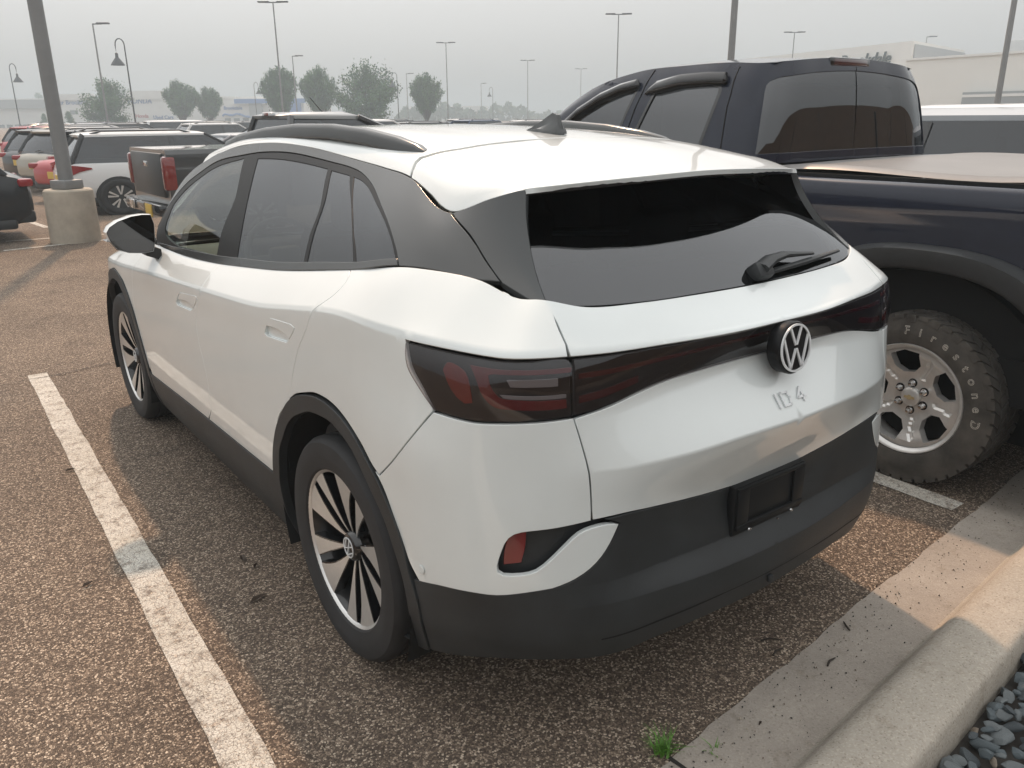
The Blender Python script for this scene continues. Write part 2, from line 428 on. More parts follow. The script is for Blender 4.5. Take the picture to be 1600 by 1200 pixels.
# painted lines: worn paint over the same chips
m, n, b, tc = nodes('line_paint'); C_, H_ = chips(n, tc.outputs['Object'])
wv = N_(n, 'ShaderNodeTexNoise'); wv.inputs['Scale'].default_value = 38; wv.inputs['Detail'].default_value = 4; n.links.new(tc.outputs['Object'], wv.inputs['Vector'])
wa = N_(n, 'ShaderNodeVectorMath', operation='MULTIPLY_ADD'); wa.inputs[1].default_value = (.028, .028, .028); n.links.new(wv.outputs['Color'], wa.inputs[0]); n.links.new(tc.outputs['Object'], wa.inputs[2])
cr = vor(n, wa.outputs[0], 34, 'DISTANCE_TO_EDGE'); cr2 = vor(n, wa.outputs[0], 95, 'DISTANCE_TO_EDGE')
wear = noi(n, tc.outputs['Object'], 14, 8, .75)
k1 = ramp(n, cr.outputs['Distance'], [(.008, (.25, .25, .25)), (.040, (1, 1, 1))]); k2 = ramp(n, cr2.outputs['Distance'], [(.02, (0, 0, 0)), (.09, (1, 1, 1))])
kw = ramp(n, wear, [(.36, (.12, .12, .12)), (.50, (1, 1, 1))])
k = mixc(n, 1.0, mixc(n, 1.0, k1, mixc(n, .75, (1, 1, 1), k2), 'MULTIPLY'), kw, 'MULTIPLY')
pc = ramp(n, noi(n, tc.outputs['Object'], 5, 5), [(.3, (.60, .57, .50)), (.7, (.74, .72, .66))])
n.links.new(mixc(n, k, C_, pc), b.inputs['Base Color']); b.inputs['Roughness'].default_value = .7
bp = N_(n, 'ShaderNodeBump'); bp.inputs['Strength'].default_value = .6; bp.inputs['Distance'].default_value = .004; n.links.new(H_, bp.inputs['Height']); n.links.new(bp.outputs[0], b.inputs['Normal'])
M_LINE = m
def strip(name, p0, p1, w, z=.004, m=M_LINE, wob=.004):
    a, b_ = np.array(p0, float), np.array(p1, float); d = b_ - a; L = np.linalg.norm(d); d /= L; q = np.array((-d[1], d[0])); k = max(2, int(L / .12)); V = []
    for i in range(k + 1):
        c = a + d * L * i / k
        for s in (-1, 1): V.append((*(c + q * s * (w / 2 + random.uniform(-wob, wob))), z))
    return tag(link(name, raw_mesh(name, V, [(2 * i, 2 * i + 2, 2 * i + 3, 2 * i + 1) for i in range(k)], m)), kind='structure')
strip('parking_line', (-1.248, 4.10), (-1.353, -.85), .122)
strip('parking_line', (1.705, -.72), (1.80, 4.15), .115)
for p0, p1 in (((-.62, 11.72), (.70, 11.62)), ((-.75, 10.72), (.62, 10.96)), ((-.25, 16.6), (.12, 13.1)), ((.55, 10.95), (.95, 11.0)), ((.9, 17.1), (5, 17.0)), ((.9, 20.0), (5, 19.9)), ((-4.6, 4.6), (-4.7, -.2))):
    strip('parking_line', p0, p1, .10)
M_CRACK = mat('crack_fill', (.018, .016, .014), .8)
pts = [(-3.4 + .21 * i, 3.79 + .055 * i * .35 + .012 * math.sin(i * 1.7) + .02 * random.uniform(-1, 1)) for i in range(26)]
V = []
for i, (x, y) in enumerate(pts):
    w = random.uniform(.003, .008); V += [(x, y - w, .008), (x, y + w, .008)]
tag(link('pavement_crack', raw_mesh('pavement_crack', V, [(2 * i, 2 * i + 2, 2 * i + 3, 2 * i + 1) for i in range(len(pts) - 1)], M_CRACK)), kind='structure')
# concrete gutter, kerb, gravel bed behind
SL = .09; ED = np.array((1, SL)) / math.hypot(1, SL); EN = np.array((SL, -1)) / math.hypot(1, SL); E0 = np.array((0, -.935))
def kp(s, d, z): p = E0 + ED * s + EN * d; return (float(p[0]), float(p[1]), z)
def conc(name, c0, c1, speck=.5):
    m, n, b, tc = nodes(name); o = tc.outputs['Object']
    c = ramp(n, noi(n, o, 3.2, 8, .7), [(.3, c0), (.68, c1)])
    sp = vor(n, o, 210); s = N_(n, 'ShaderNodeSeparateColor'); n.links.new(sp.outputs['Color'], s.inputs[0])
    c = mixc(n, speck, c, ramp(n, s.outputs[0], [(0, (.5, .47, .43)), (.1, (.86, .83, .8)), (.85, (1, 1, 1)), (1, (1.22, 1.2, 1.15))]), 'MULTIPLY')
    st = ramp(n, noi(n, o, 9, 6, .75), [(.56, (1, 1, 1)), (.70, (.70, .66, .60))]); c = mixc(n, .75, c, st, 'MULTIPLY')
    n.links.new(c, b.inputs['Base Color']); b.inputs['Roughness'].default_value = .88
    bp = N_(n, 'ShaderNodeBump'); bp.inputs['Strength'].default_value = .35; bp.inputs['Distance'].default_value = .003
    n.links.new(math_(n, 'ADD', noi(n, o, 160, 4), math_(n, 'MULTIPLY', sp.outputs['Distance'], .5)), bp.inputs['Height']); n.links.new(bp.outputs[0], b.inputs['Normal']); return m
M_GUT = conc('gutter_concrete', (.29, .258, .225), (.39, .35, .305)); M_KERB = conc('kerb_concrete', (.35, .318, .27), (.44, .40, .345), .7)
def sweep(name, prof, s0, s1, ds, m, jag=0):
    k = int((s1 - s0) / ds); V = []
    for i in range(k + 1):
        s = s0 + (s1 - s0) * i / k
        for j, (d, z) in enumerate(prof): V.append(kp(s, d + (random.uniform(-jag, jag) + .006 * (math.sin(s * 2.3) * math.sin(s * 5.7 + 1)) * (jag > 0) if j == 0 else 0), z))
    q = len(prof); F = [(i * q + j, (i + 1) * q + j, (i + 1) * q + j + 1, i * q + j + 1) for i in range(k) for j in range(q - 1)]
    me = raw_mesh(name, V, F, m); me.polygons.foreach_set('use_smooth', [True] * len(F)); me.set_sharp_from_angle(angle=RAD(50))
    return link(name, me)
JO = [-6.5, -3.45, -.42, 2.60, 5.65, 9.0, 12]
for a, c in zip(JO[:-1], JO[1:]):
    tag(sweep('gutter', [(0, .004), (.12, .006), (.245, .008)], a + .004, c - .004, .06, M_GUT, .004), kind='structure')
    tag(sweep('kerb', [(.235, .004), (.250, .012), (.270, .040), (.290, .080), (.312, .108), (.335, .120), (.36, .126), (.475, .131), (.492, .126), (.502, .112), (.508, .05), (.510, -.03)], a + .004, c - .004, .06, M_KERB), kind='structure')
for i, c in enumerate(JO[1:-1]):
    p0, p1 = kp(c, -.0, 0)[:2], kp(c, .24, 0)[:2]; strip('expansion_joint', p0, p1, .012, .007, M_CRACK, .002)
M_BED = mat('bed_soil', (.045, .04, .035), .95, var=.3, vscale=20)
bed = tag(link('gravel_bed', raw_mesh('gravel_bed', [kp(-6, .50, .012), kp(12, .50, .012), kp(12, 6, .012), kp(-6, 6, .012)], [(0, 1, 2, 3)], M_BED)), kind='structure')
ROCKM = [mat('slate_%s' % k, c, .68, var=.28, vscale=22, bump=.5, bscale=70) for k, c in (('blue', (.085, .105, .115)), ('grey', (.12, .135, .14)), ('tan', (.21, .195, .145)), ('dark', (.055, .066, .073)), ('rust', (.20, .165, .13)))]
RM = []
for k in range(16):
    bm = bmesh.new(); bmesh.ops.create_icosphere(bm, subdivisions=2, radius=1)
    for v in bm.verts: v.co *= 1 + random.uniform(-.10, .12)
    dirs = [Vector(rng.normal(size=3)).normalized() for _ in range(10)]
    for dv in dirs:
        lim = random.uniform(.50, .80)
        for v in bm.verts:
            t = v.co.dot(dv)
            if t > lim: v.co -= dv * (t - lim) * .93
    me = bpy.data.meshes.new('stone'); bm.to_mesh(me); bm.free(); me.polygons.foreach_set('use_smooth', [True] * len(me.polygons)); me.set_sharp_from_angle(angle=RAD(28))
    me.materials.append(ROCKM[(0, 1, 0, 3, 0, 1, 2, 0, 3, 1, 0, 1, 3, 4, 0, 2)[k]]); RM.append(me)
placed = []
def stone(s, d, r, z):
    me = RM[random.choice((0, 1, 2, 3, 4, 5, 7, 8, 9, 10, 11, 12, 14, random.randrange(16)))]; o = link('stone', me, bed); o.location = kp(s, d, z)
    o.scale = (r * random.uniform(.9, 1.5), r * random.uniform(.7, 1.1), r * random.uniform(.38, .66)); o.rotation_euler = (random.uniform(-.5, .5), random.uniform(-.5, .5), random.uniform(0, 6.3))
cnt = 0
for it in range(6000):
    if cnt >= 290: break
    s, d = random.uniform(-.2, 1.15), random.uniform(.525, .86); r = random.uniform(.013, .030) if cnt > 90 else random.uniform(.026, .044)
    if all((s - a) ** 2 + (d - c) ** 2 > (.60 * (r + q)) ** 2 or cnt > 180 and (s - a) ** 2 + (d - c) ** 2 > (.42 * (r + q)) ** 2 for a, c, q in placed):
        placed.append((s, d, r)); stone(s, d, r, .012 + r * .45 + (.022 if cnt > 90 else 0) + random.uniform(0, .018)); cnt += 1
# the rest of the bed: joined pebbles
V, F, k = [], [], 0
for it in range(2600):
    s, d = random.uniform(-4, 8), random.uniform(.53, 4.0); r = random.uniform(.02, .05)
    if -.2 < s < 1.15 and d < .86: r *= .5
    o = np.array(kp(s, d, r * .45)); a = random.uniform(0, 6.3)
    P = np.array([(1, 0, 0), (.3, .85, .1), (-.8, .5, 0), (-.9, -.4, .05), (.1, -.9, 0), (.2, .1, .75), (-.3, -.2, .7)]) * r * rng.uniform(.7, 1.25, (7, 3)); ca, sa = math.cos(a), math.sin(a)
    P = P @ np.array(((ca, -sa, 0), (sa, ca, 0), (0, 0, 1))).T + o; V.append(P)
    F += [tuple(i + k for i in f) for f in ((0, 1, 5), (1, 2, 6), (1, 6, 5), (2, 3, 6), (3, 4, 6), (4, 5, 6), (4, 0, 5))]; k += 7
pm = raw_mesh('small_gravel', np.concatenate(V), F, None)
for mm in ROCKM: pm.materials.append(mm)
pm.polygons.foreach_set('material_index', np.repeat(rng.choice(5, 2600, p=(.45, .25, .08, .17, .05)), 7).astype(np.int32))
tag(link('small_gravel', pm), kind='stuff')
# loose grit along the gutter edge
gv, gf = [], []; k = 0
for it in range(900):
    s = random.uniform(-1.6, 3.2); d = abs(random.gauss(0, .06)) * random.choice((1, 1, -1)) + random.uniform(-.02, .10); r = random.uniform(.0015, .0048)
    if random.random() < .12: d = random.uniform(0, .3); r *= .8
    zb = .009 if d > 0 else .003
    if d > .235: continue
    o = np.array(kp(s, d, zb)); P = np.array([(1, 0, 0), (-.5, .87, 0), (-.5, -.87, 0), (0, 0, 1.1)]) * r * rng.uniform(.6, 1.3, (4, 3)) + o; gv.append(P); gf += [(k, k + 1, k + 3), (k + 1, k + 2, k + 3), (k + 2, k, k + 3)]; k += 4
gm = raw_mesh('loose_grit', np.concatenate(gv), gf, None)
for mm in (mat('grit_dark', (.05, .045, .04), .8), mat('grit_pale', (.42, .37, .30), .7), mat('grit_brown', (.16, .12, .09), .8)): gm.materials.append(mm)
gm.polygons.foreach_set('material_index', np.repeat(rng.choice(3, k // 4, p=(.5, .2, .3)), 3).astype(np.int32)); tag(link('loose_grit', gm), kind='stuff')
# grass tufts and litter
M_GRASS = mat('grass_blade', (.10, .24, .03), .5, var=.35, vscale=30)
def tuft(label, x, y, nb, h):
    V, F = [], []; k = 0
    for i in range(nb):
        a = random.uniform(0, 6.3); l = h * random.uniform(.5, 1.1); w = random.uniform(.0016, .0035); bx, by = x + random.gauss(0, .012), y + random.gauss(0, .010); lean = random.uniform(.25, 1.1)
        for t in (0, .35, .7, 1):
            r = lean * l * t ** 1.6; z = l * t * (1 - .35 * lean * t); ww = w * (1 - t * .9)
            V += [(bx + r * math.cos(a) - ww * math.sin(a), by + r * math.sin(a) + ww * math.cos(a), z + .002), (bx + r * math.cos(a) + ww * math.sin(a), by + r * math.sin(a) - ww * math.cos(a), z + .002)]
        F += [(k + 2 * j, k + 2 * j + 1, k + 2 * j + 3, k + 2 * j + 2) for j in range(3)]; k += 8
    tag(link('grass_tuft', raw_mesh('grass_tuft', V, F, M_GRASS)), label, 'grass', 'weeds along the gutter edge')
tuft('larger bright green grass tuft at the gutter edge below the bumper', -.415, -.945, 70, .075)
tuft('tiny green grass sprig beside the larger grass tuft', -.30, -1.03, 9, .035)
M_TWIG = mat('twig_bark', (.03, .022, .016), .8); M_LEAF = mat('dead_leaf', (.055, .038, .026), .7, var=.3, vscale=60)
def twig(x, y, a, l, label):
    o = MB().tube([(-l / 2, 0, .006), (-l * .1, .004, .010), (l / 2, -.002, .006)], [.0028, .0036, .002], 6).build('twig', M_TWIG); o.location = (x, y, .004); o.rotation_euler = (0, 0, a); tag(o, label, 'twig', 'litter on the pavement')
def leaf(x, y, a, l, label):
    V = [(-l / 2, 0, .004), (-l * .2, l * .16, .012), (l * .25, l * .13, .009), (l / 2, 0, .005), (l * .2, -l * .15, .013), (-l * .25, -l * .13, .008), (0, 0, .003)]
    o = link('dead_leaf', raw_mesh('dead_leaf', V, [(6, i, (i + 1) % 6) for i in range(6)], M_LEAF)); o.location = (x, y, .002); o.rotation_euler = (0, 0, a); tag(o, label, 'leaf', 'litter on the pavement')
def gp(px, py):
    v = _r3 * (px - 800) / CAM_F - _u3 * (py - 600) / CAM_F + _f3; t = -CAM_POS[2] / v[2]; return CAM_POS[0] + v[0] * t, CAM_POS[1] + v[1] * t
for (px, py, a, l, lb) in ((1322, 982, 1.0, .05, 'short twig lying across the gutter edge below the bumper'), (1215, 1022, .1, .06, 'dark twig at the edge of the asphalt left of the gutter'), (1298, 1038, .2, .055, 'brown twig lying alone on the concrete gutter'), (1205, 1004, -.6, .07, 'thick dark twig in the shade under the rear bumper')):
    twig(*gp(px, py), a, l, lb)
for (px, py, a, l, lb) in ((404, 937, .3, .075, 'dark curled leaf on the asphalt left of the rear wheel'), (379, 874, 1.4, .055, 'small dead leaf farther left of the rear wheel'), (400, 886, .9, .04, 'tiny dead leaf next to the small dead leaf by the rear wheel'), (138, 915, .4, .05, 'dead leaf in the sun left of the parking line'), (110, 736, .2, .05, 'dead leaf beside the parking line near the front wheel'), (1188, 1133, .2, .02, 'dark speck of leaf on the concrete gutter')):
    leaf(*gp(px, py), a, l, lb)
# ------------------------------------------------------------------ street lamps
M_POLE = mat('pole_grey', (.22, .225, .225), .5, metal=.2, var=.1, vscale=3); M_POLED = mat('pole_dark', (.05, .055, .06), .5)
M_CONC = mat('post_concrete', (.40, .355, .29), .85, var=.16, vscale=4, bump=.3, bscale=90)
def lamp(px, d, H, style, label, face=1, rad=.07):
    x, y = at_px(px, d); t = thing('street_lamp', label, 'street lamp', (x, y, 0), math.atan2(-(_r3[0]), _r3[1]) + math.pi / 2, 'car park lamp posts')
    a = math.atan2(_r3[1], _r3[0]); t.rotation_euler = (0, 0, a)
    MB().tube([(0, 0, 0), (0, 0, H * .5), (0, 0, H)], [rad, rad * .85, rad * .65], 10).build('pole', M_POLE if rad > .06 else M_POLED, t)
    MB().lathe([(0, .26), (.55, .26), (.60, .22), (.6, .001)], 14).build('base', M_CONC, t)
    if style in ('double', 'single'):
        for s in ((1, -1) if style == 'double' else (face,)):
            ar = MB().rbox((s * .30, 0, H - .02), (.62, .06, .08), .01).build('arm', M_POLED, t)
            MB().rbox((s * .72, 0, H + .02), (.85, .34, .11), .04).build('lamp_head', M_POLED, t)
    elif style == 'bell':
        MB().tube([(0, 0, H)] + [(face * (.28 - .28 * math.cos(b)), 0, H + .38 * math.sin(b)) for b in np.linspace(0, math.pi, 10)] + [(face * .56, 0, H - .45)], .035, 8).build('arm', M_POLED, t)
        MB().lathe([(H - 1.15, .42), (H - 1.10, .40), (H - .78, .17), (H - .70, .10), (H - .45, .08), (H - .40, .001)], 18, c=(face * .56, 0, 0)).build('lamp_shade', M_POLED, t)
    return t
def horizon(px): return 191 - px * .0091
def dist(px, py, H): return (H - CAM_POS[2]) * CAM_F / (horizon(px) - py)
LAMPS_ = [(155, 52, 8, 'single', 1, 'single arm lamp post with its head to the right, left of the round dark tree'), (199, 82, 6, 'bell', -1, 'taller bell lamp with a hooked arm beside the round dark tree'),
  (16, 115, 6, 'bell', 1, 'bell lamp at the far left edge in front of the long store'), (437, 22, 10, 'double', 1, 'tall double headed lamp rising behind the left vase shaped tree'),
  (460, 97, 8, 'single', 1, 'single arm lamp post right of the left vase shaped tree'), (397, 139, 6, 'bell', 1, 'faint small bell lamp by the blue store portal'), (621, 126, 6, 'bell', -1, 'bell lamp at the right edge of the broad dark tree'),
  (636, 122, 8, 'single', 1, 'single arm lamp post just right of the broad dark tree'), (699, 78, 10, 'double', 1, 'double headed lamp right of the isolated vase shaped tree'), (752, 136, 8, 'single', 1, 'faint single arm lamp over the distant trees'),
  (770, 145, 6, 'bell', -1, 'faintest small bell lamp over the distant trees'), (825, 103, 10, 'double', 1, 'double headed lamp behind the roof aerial of the crossover'), (908, 115, 10, 'double', 1, 'small faint double headed lamp left of the pickup cab'),
  (964, 38, 10, 'double', 1, 'tall double headed lamp behind the front of the pickup cab'), (1233, 63, 10, 'double', 1, 'double headed lamp rising over the middle of the pickup roof'), (1437, 69, 10, 'single', 1, 'single arm lamp in front of the white building, right of the pickup cab')]
for px, py, H, st, fc, lb in LAMPS_:
    d = dist(px, py, H)
    lean = {155: 168, 199: 211, 16: 30, 437: 443, 460: 465, 1233: 1230, 1437: 1432}.get(px, px + (800 - px) * .012)
    lamp(lean, d, H, st, lb, fc, .075 if st != 'bell' else .055)
for px, d, lb, r in ((1136, 21, 'thick lamp pole rising out of frame behind the pickup cab', .095), (1556, 26, 'lamp pole at the right edge in front of the white building', .10)):
    lamp(px, d, 9.5, 'double', lb, 1, r)
# the near post on its round concrete footing
px_, py_ = gp(114, 381)[0] + .10, gp(114, 381)[1] + .30
NP = thing('street_lamp', 'nearest grey lamp post on a round concrete footing, left of the parked cars', 'street lamp', (px_, py_, 0), .5, 'car park lamp posts')
MB().lathe([(0, .335), (.25, .33), (.68, .325), (.715, .318), (.735, .30), (.737, .001)], 48).build('concrete_footing', M_CONC, NP, 30)
MB().rbox((0, 0, .80), (.31, .31, .125), .02).build('base_cover', M_POLE, NP)
MB().tube([(0, 0, .80), (0, 0, 5), (0, 0, 9.5)], [.098, .088, .070], 24).build('pole', M_POLE, NP)
for s in (1, -1): MB().rbox((s * .72, 0, 9.5), (.85, .34, .11), .04).build('lamp_head', M_POLED, NP)
# ------------------------------------------------------------------ trees
M_BARK = mat('bark', (.06, .048, .038), .9)
LEAFM = [mat('foliage_%s' % k, c, .6, var=.4, vscale=3) for k, c in (('mid', (.036, .115, .026)), ('dark', (.022, .074, .018)), ('pale', (.066, .17, .038)))]
TREE_CACHE = {}
def tree_mesh(kind, seed):
    if (kind, seed) in TREE_CACHE: return TREE_CACHE[kind, seed]
    r = np.random.default_rng(seed * 13 + 5); tips = []; tr = MB()
    tr.tube([(0, 0, 0), (.004, 0, .12), (0, .004, .30)], [.022, .016, .012], 8)
    nb = {'round': 46, 'vase': 64, 'conifer': 70}[kind]
    for i in range(nb):
        a = r.uniform(0, 6.283)
        if kind == 'vase':
            s = r.uniform(.0, 1) ** .55; q_ = 1.0 - .30 * s * s - r.uniform(0, .14) * (1 - .4 * s); top = np.array((math.cos(a) * .40 * s, math.sin(a) * .40 * s, q_)); base = np.array((0, 0, r.uniform(.10, .22)))
        elif kind == 'round':
            z = r.uniform(.22, .96); w = .55 * math.sin(min(1, (z - .12) / .86) * math.pi) ** .65 * r.uniform(.75, 1.1); top = np.array((math.cos(a) * w, math.sin(a) * w, z + r.uniform(-.04, .05))); base = np.array((0, 0, z * .6))
        else:
            z = r.uniform(.08, .98); w = .34 * (1 - z) + .02; top = np.array((math.cos(a) * w, math.sin(a) * w, z - .03)); base = np.array((0, 0, z + .03))
        mid = base * .45 + top * .55 + np.array((0, 0, -.03 if kind != 'vase' else .0)) + r.normal(size=3) * .012
        tr.tube([base, mid, top], [.008, .005, .002], 5)
        for t in np.linspace(.25 if kind != 'vase' else .38, 1.02, 7 if kind != 'conifer' else 5): tips.append((base * (1 - t) ** 2 + 2 * mid * t * (1 - t) + top * t * t, {'round': .058, 'vase': .030, 'conifer': .035}[kind]))
    V, F, MI = [], [], []; k = 0
    for c, sp in tips:
        m_ = r.choice(3, p=(.5, .34, .16)) 
        for j in range(44):
            o = c + r.normal(size=3) * sp * np.array((1, 1, .9)); l = r.uniform(.013, .026) * (1 if kind != 'conifer' else .7)
            n1 = r.normal(size=3); n1 /= np.linalg.norm(n1); n2 = np.cross(n1, r.normal(size=3)); n2 /= max(np.linalg.norm(n2), 1e-6)
            if kind == 'vase': n1 = n1 * .6 + np.array((c[0], c[1], .5)) * .8
            V += [o - n1 * l, o + n2 * l * .55, o + n1 * l, o - n2 * l * .55]; F.append((k, k + 1, k + 2, k + 3)); MI.append(m_ if r.random() < .8 else r.integers(3)); k += 4
    me = raw_mesh('crown', V, F, None)
    for m_ in LEAFM: me.materials.append(m_)
    me.polygons.foreach_set('material_index', np.array(MI, np.int32))
    TREE_CACHE[kind, seed] = (tr.mesh('trunk', M_BARK, 60), me); return TREE_CACHE[kind, seed]
def tree(px, ptop, pw, d, kind, seed, label, rz=0.0):
    x, y = at_px(px, d); H = (horizon(px) - ptop) / CAM_F * d + CAM_POS[2]; wid = pw / CAM_F * d
    t = thing('tree', label, 'tree', (x, y, 0), rz, 'trees across the car park'); a, b_ = tree_mesh(kind, seed)
    base_w = {'vase': .80, 'round': 1.15, 'conifer': .68}[kind]
    for nm, me in (('trunk', a), ('crown', b_)):
        o = link(nm, me, t); o.scale = (wid / base_w, wid / base_w, H)
for a in ((172, 134, 80, 95, 'round', 1, 'large round dark tree left of the hooked bell lamp', .4), (285, 134, 56, 110, 'vase', 2, 'larger of the two neighbouring green trees in front of the long store', 0), (328, 142, 42, 114, 'vase', 3, 'smaller of the two neighbouring green trees in front of the long store', 1.0),
  (441, 112, 56, 100, 'vase', 4, 'vase shaped tree in front of the tall double lamp at left', 2.0), (502, 114, 56, 98, 'vase', 5, 'vase shaped tree touching the broad dark tree', 3.0), (572, 108, 104, 96, 'round', 6, 'broadest dark tree, standing in the middle of the tree row', 1.5), (667, 122, 52, 104, 'vase', 7, 'vase shaped tree standing alone left of a double lamp', .7),
  (108, 177, 24, 120, 'conifer', 8, 'small conifer right of the near lamp post, in front of the store', 0), (69, 181, 20, 124, 'conifer', 9, 'smallest conifer, half behind the near lamp post', 1.0)): tree(*a)
# far wood edge
V, F = [], []; k = 0; r = np.random.default_rng(3)
for (p0, p1, top, d) in ((620, 745, 160, 260), (745, 835, 160, 280), (835, 1000, 172, 300), (48, 120, 139, 262)):
    for i in range(int((p1 - p0) * 10)):
        px = r.uniform(p0, p1); e = math.sin(math.pi * (px - p0) / (p1 - p0)) ** .4; x, y = at_px(px, d + r.uniform(-8, 8)); zt = z_px(px, horizon(px) - (horizon(px) - top) * e * (.8 + .2 * math.sin(px * .31)), d)
        z = r.uniform(0, 1) ** .7 * max(zt, .5); o = np.array((x, y, z)); s = r.uniform(.5, 1.2); n1 = r.normal(size=3); n2 = r.normal(size=3)
        V += [o - n1 * s * .5, o + n2 * s * .5, o + n1 * s * .5, o - n2 * s * .5]; F.append((k, k + 1, k + 2, k + 3)); k += 4
tag(link('distant_trees', raw_mesh('distant_trees', V, F, LEAFM[1])), kind='stuff')
# ------------------------------------------------------------------ stores on the left
M_STORE = mat('store_wall', (.70, .70, .68), .8, var=.05, vscale=.5); M_STORE2 = mat('store_fascia', (.30, .32, .33), .7); M_BLUE = mat('sign_blue', (.03, .10, .33), .5); M_REDS = mat('sign_red', (.42, .05, .05), .5); M_BLUEP = mat('portal_blue', (.05, .16, .45), .5); M_WIN = mat('shop_window', (.10, .115, .125), .15)
def facade(name, label, d, px0, px1, ptop, depth, m, cat='building'):
    """front wall facing the camera between two bearings at distance d; returns the thing, its width and height (front plane local y=0)"""
    a, b_ = np.array(at_px(px0, d)), np.array(at_px(px1, d)); c = (a + b_) / 2; w = np.linalg.norm(b_ - a); H = z_px((px0 + px1) / 2, ptop, d)
    t = thing(name, label, cat, (c[0], c[1], 0), math.atan2(b_[1] - a[1], b_[0] - a[0])); MB().box((0, depth / 2, H / 2), (w, depth, H)).build('wall', m, t); return t, w, H
def sign(t, s, size, x, z, m, y=-.12, bold=.02, shear=0):
    me = text_mesh(s, size, .08, m, bold, shear); o = link('sign_letters', me, t); o.location = (x, y, z); o.rotation_euler = (math.pi / 2, 0, 0); return o
ST, w, H = facade('store_building', 'long pale store building far across the car park at left', 190, -70, 405, 153, 40, M_STORE)
PXM = 190 / CAM_F
def sx(px): return (px - 167.5) * PXM
def sz(px, py): return z_px(px, py, 190)
MB().box((sx(5), -.4, sz(20, 163)), (150 * PXM, .8, 13 * PXM)).build('fascia_band', M_STORE2, ST)
for p0, p1, tp in ((88, 152, 147.5), (205, 262, 142.5), (345, 372, 151)): MB().box((sx((p0 + p1) / 2), .1, sz(p0, tp) / 2 + 3), ((p1 - p0) * PXM, 1.0, sz(p0, tp) - 6)).build('parapet', M_STORE, ST)
for k in range(7):
    f = MB().box((sx(-12 + 13 * k), -.06, sz(20, 199)), (9.5 * PXM, .1, 8 * PXM)).build('shop_window', M_WIN, ST)
for k in range(6): MB().box((sx(212 + 26 * k), -.06, sz(240, 196)), (16 * PXM, .1, 6 * PXM)).build('shop_window', M_WIN, ST)
for k, p in enumerate((90, 118)): MB().box((sx(p), -.06, sz(p, 175.5)), (12 * PXM, .1, 6 * PXM)).build('upper_window', M_WIN, ST)
sign(ST, 'Luther Brookdale', 1.35, sx(113), sz(113, 160.5), M_BLUE); sign(ST, 'HONDA', 1.5, sx(222), sz(222, 158.5), M_BLUE, shear=.2); sign(ST, 'Honda', 1.1, sx(223), sz(223, 181.5), M_REDS); sign(ST, 'Used Cars', 1.1, sx(256), sz(256, 183.5), M_BLUE)
SB, w, H = facade('store_building', 'store with a blue portal, half hidden behind the left vase shaped tree', 184, 346, 476, 162, 30, M_STORE)
PB = 184 / CAM_F
def sb(px): return (px - 411) * PB
MB().box((sb(425), -.5, z_px(425, 158, 184)), (108 * PB, 1.2, 6.5 * PB)).build('portal_beam', M_BLUEP, SB); MB().box((sb(455), -.5, z_px(455, 175, 184) / 2 + 1.6), (34 * PB, 1.0, 30 * PB)).build('portal_panel', M_BLUEP, SB); MB().box((sb(402), -.3, z_px(402, 172, 184)), (20 * PB, .6, 22 * PB)).build('grey_panel', M_STORE2, SB)
sign(SB, 'Brookdale', 1.0, sb(366), z_px(366, 169, 184), M_BLUE)
for k in range(4): MB().box((sb(356 + 14 * k), -.06, z_px(370, 190, 184)), (9 * PB, .1, 10 * PB)).build('shop_window', M_WIN, SB)
for px in (352, 362, 372):
    pass
MB().tube([(sb(px), -.4, z_px(px, py, 184)) for px, py in ((349, 181), (353, 178.5), (360, 180), (366, 180), (371, 178), (378, 179), (384, 182), (395, 183))], .22, 6).build('awning_edge', M_BLUEP, SB)
# pale low sheds far in the middle
SH, w, H = facade('warehouse', 'faint pale warehouse far behind the isolated vase shaped tree', 300, 640, 760, 166, 30, M_STORE)
for k in range(3): MB().box((-10 + 9 * k, -.06, 2.4), (3.5, .1, 3)).build('loading_door', M_STORE2, SH)
# ------------------------------------------------------------------ white building on the right
M_WB = mat('white_wall', (.80, .80, .775), .8, var=.03, vscale=.4); M_WB2 = mat('grey_cladding', (.40, .43, .45), .6, var=.04, vscale=1); M_SIGN = mat('sign_dark', (.03, .05, .05), .5)
cA, cB, cC = np.array(at_px(1413, 83)), np.array(at_px(1080, 118)), np.array(at_px(1492, 96))
BT = thing('large_building', 'tall white building block with dark lettering behind the pickup roof', 'building', (cA[0], cA[1], 0), math.atan2(cB[1] - cA[1], cB[0] - cA[0]))
Lw = np.linalg.norm(cB - cA); hA = z_px(1413, 66.5, 83); dv = cC - cA
ca, sa = math.cos(-BT.rotation_euler[2]), math.sin(-BT.rotation_euler[2]); lc = (dv[0] * ca - dv[1] * sa, dv[0] * sa + dv[1] * ca)
hB = z_px(1085, 100, 118)
MB().add([(0, 0, 0), (Lw, 0, 0), (Lw + lc[0], lc[1], 0), (lc[0], lc[1], 0), (0, 0, hA), (Lw, 0, hA), (Lw + lc[0], lc[1], hA), (lc[0], lc[1], hA)], [(0, 3, 2, 1), (4, 5, 6, 7), (0, 1, 5, 4), (1, 2, 6, 5), (2, 3, 7, 6), (3, 0, 4, 7)]).build('wall', M_WB, BT)
sgn_ = 1 if lc[1] < 0 else -1
me = text_mesh('Brookdale', 1.75, .08, M_SIGN, .01, .25)
o = link('sign_letters', me, BT); o.location = (6.3, sgn_ * .15, hA - 1.45); o.rotation_euler = (math.pi / 2, 0, math.pi if sgn_ > 0 else 0)
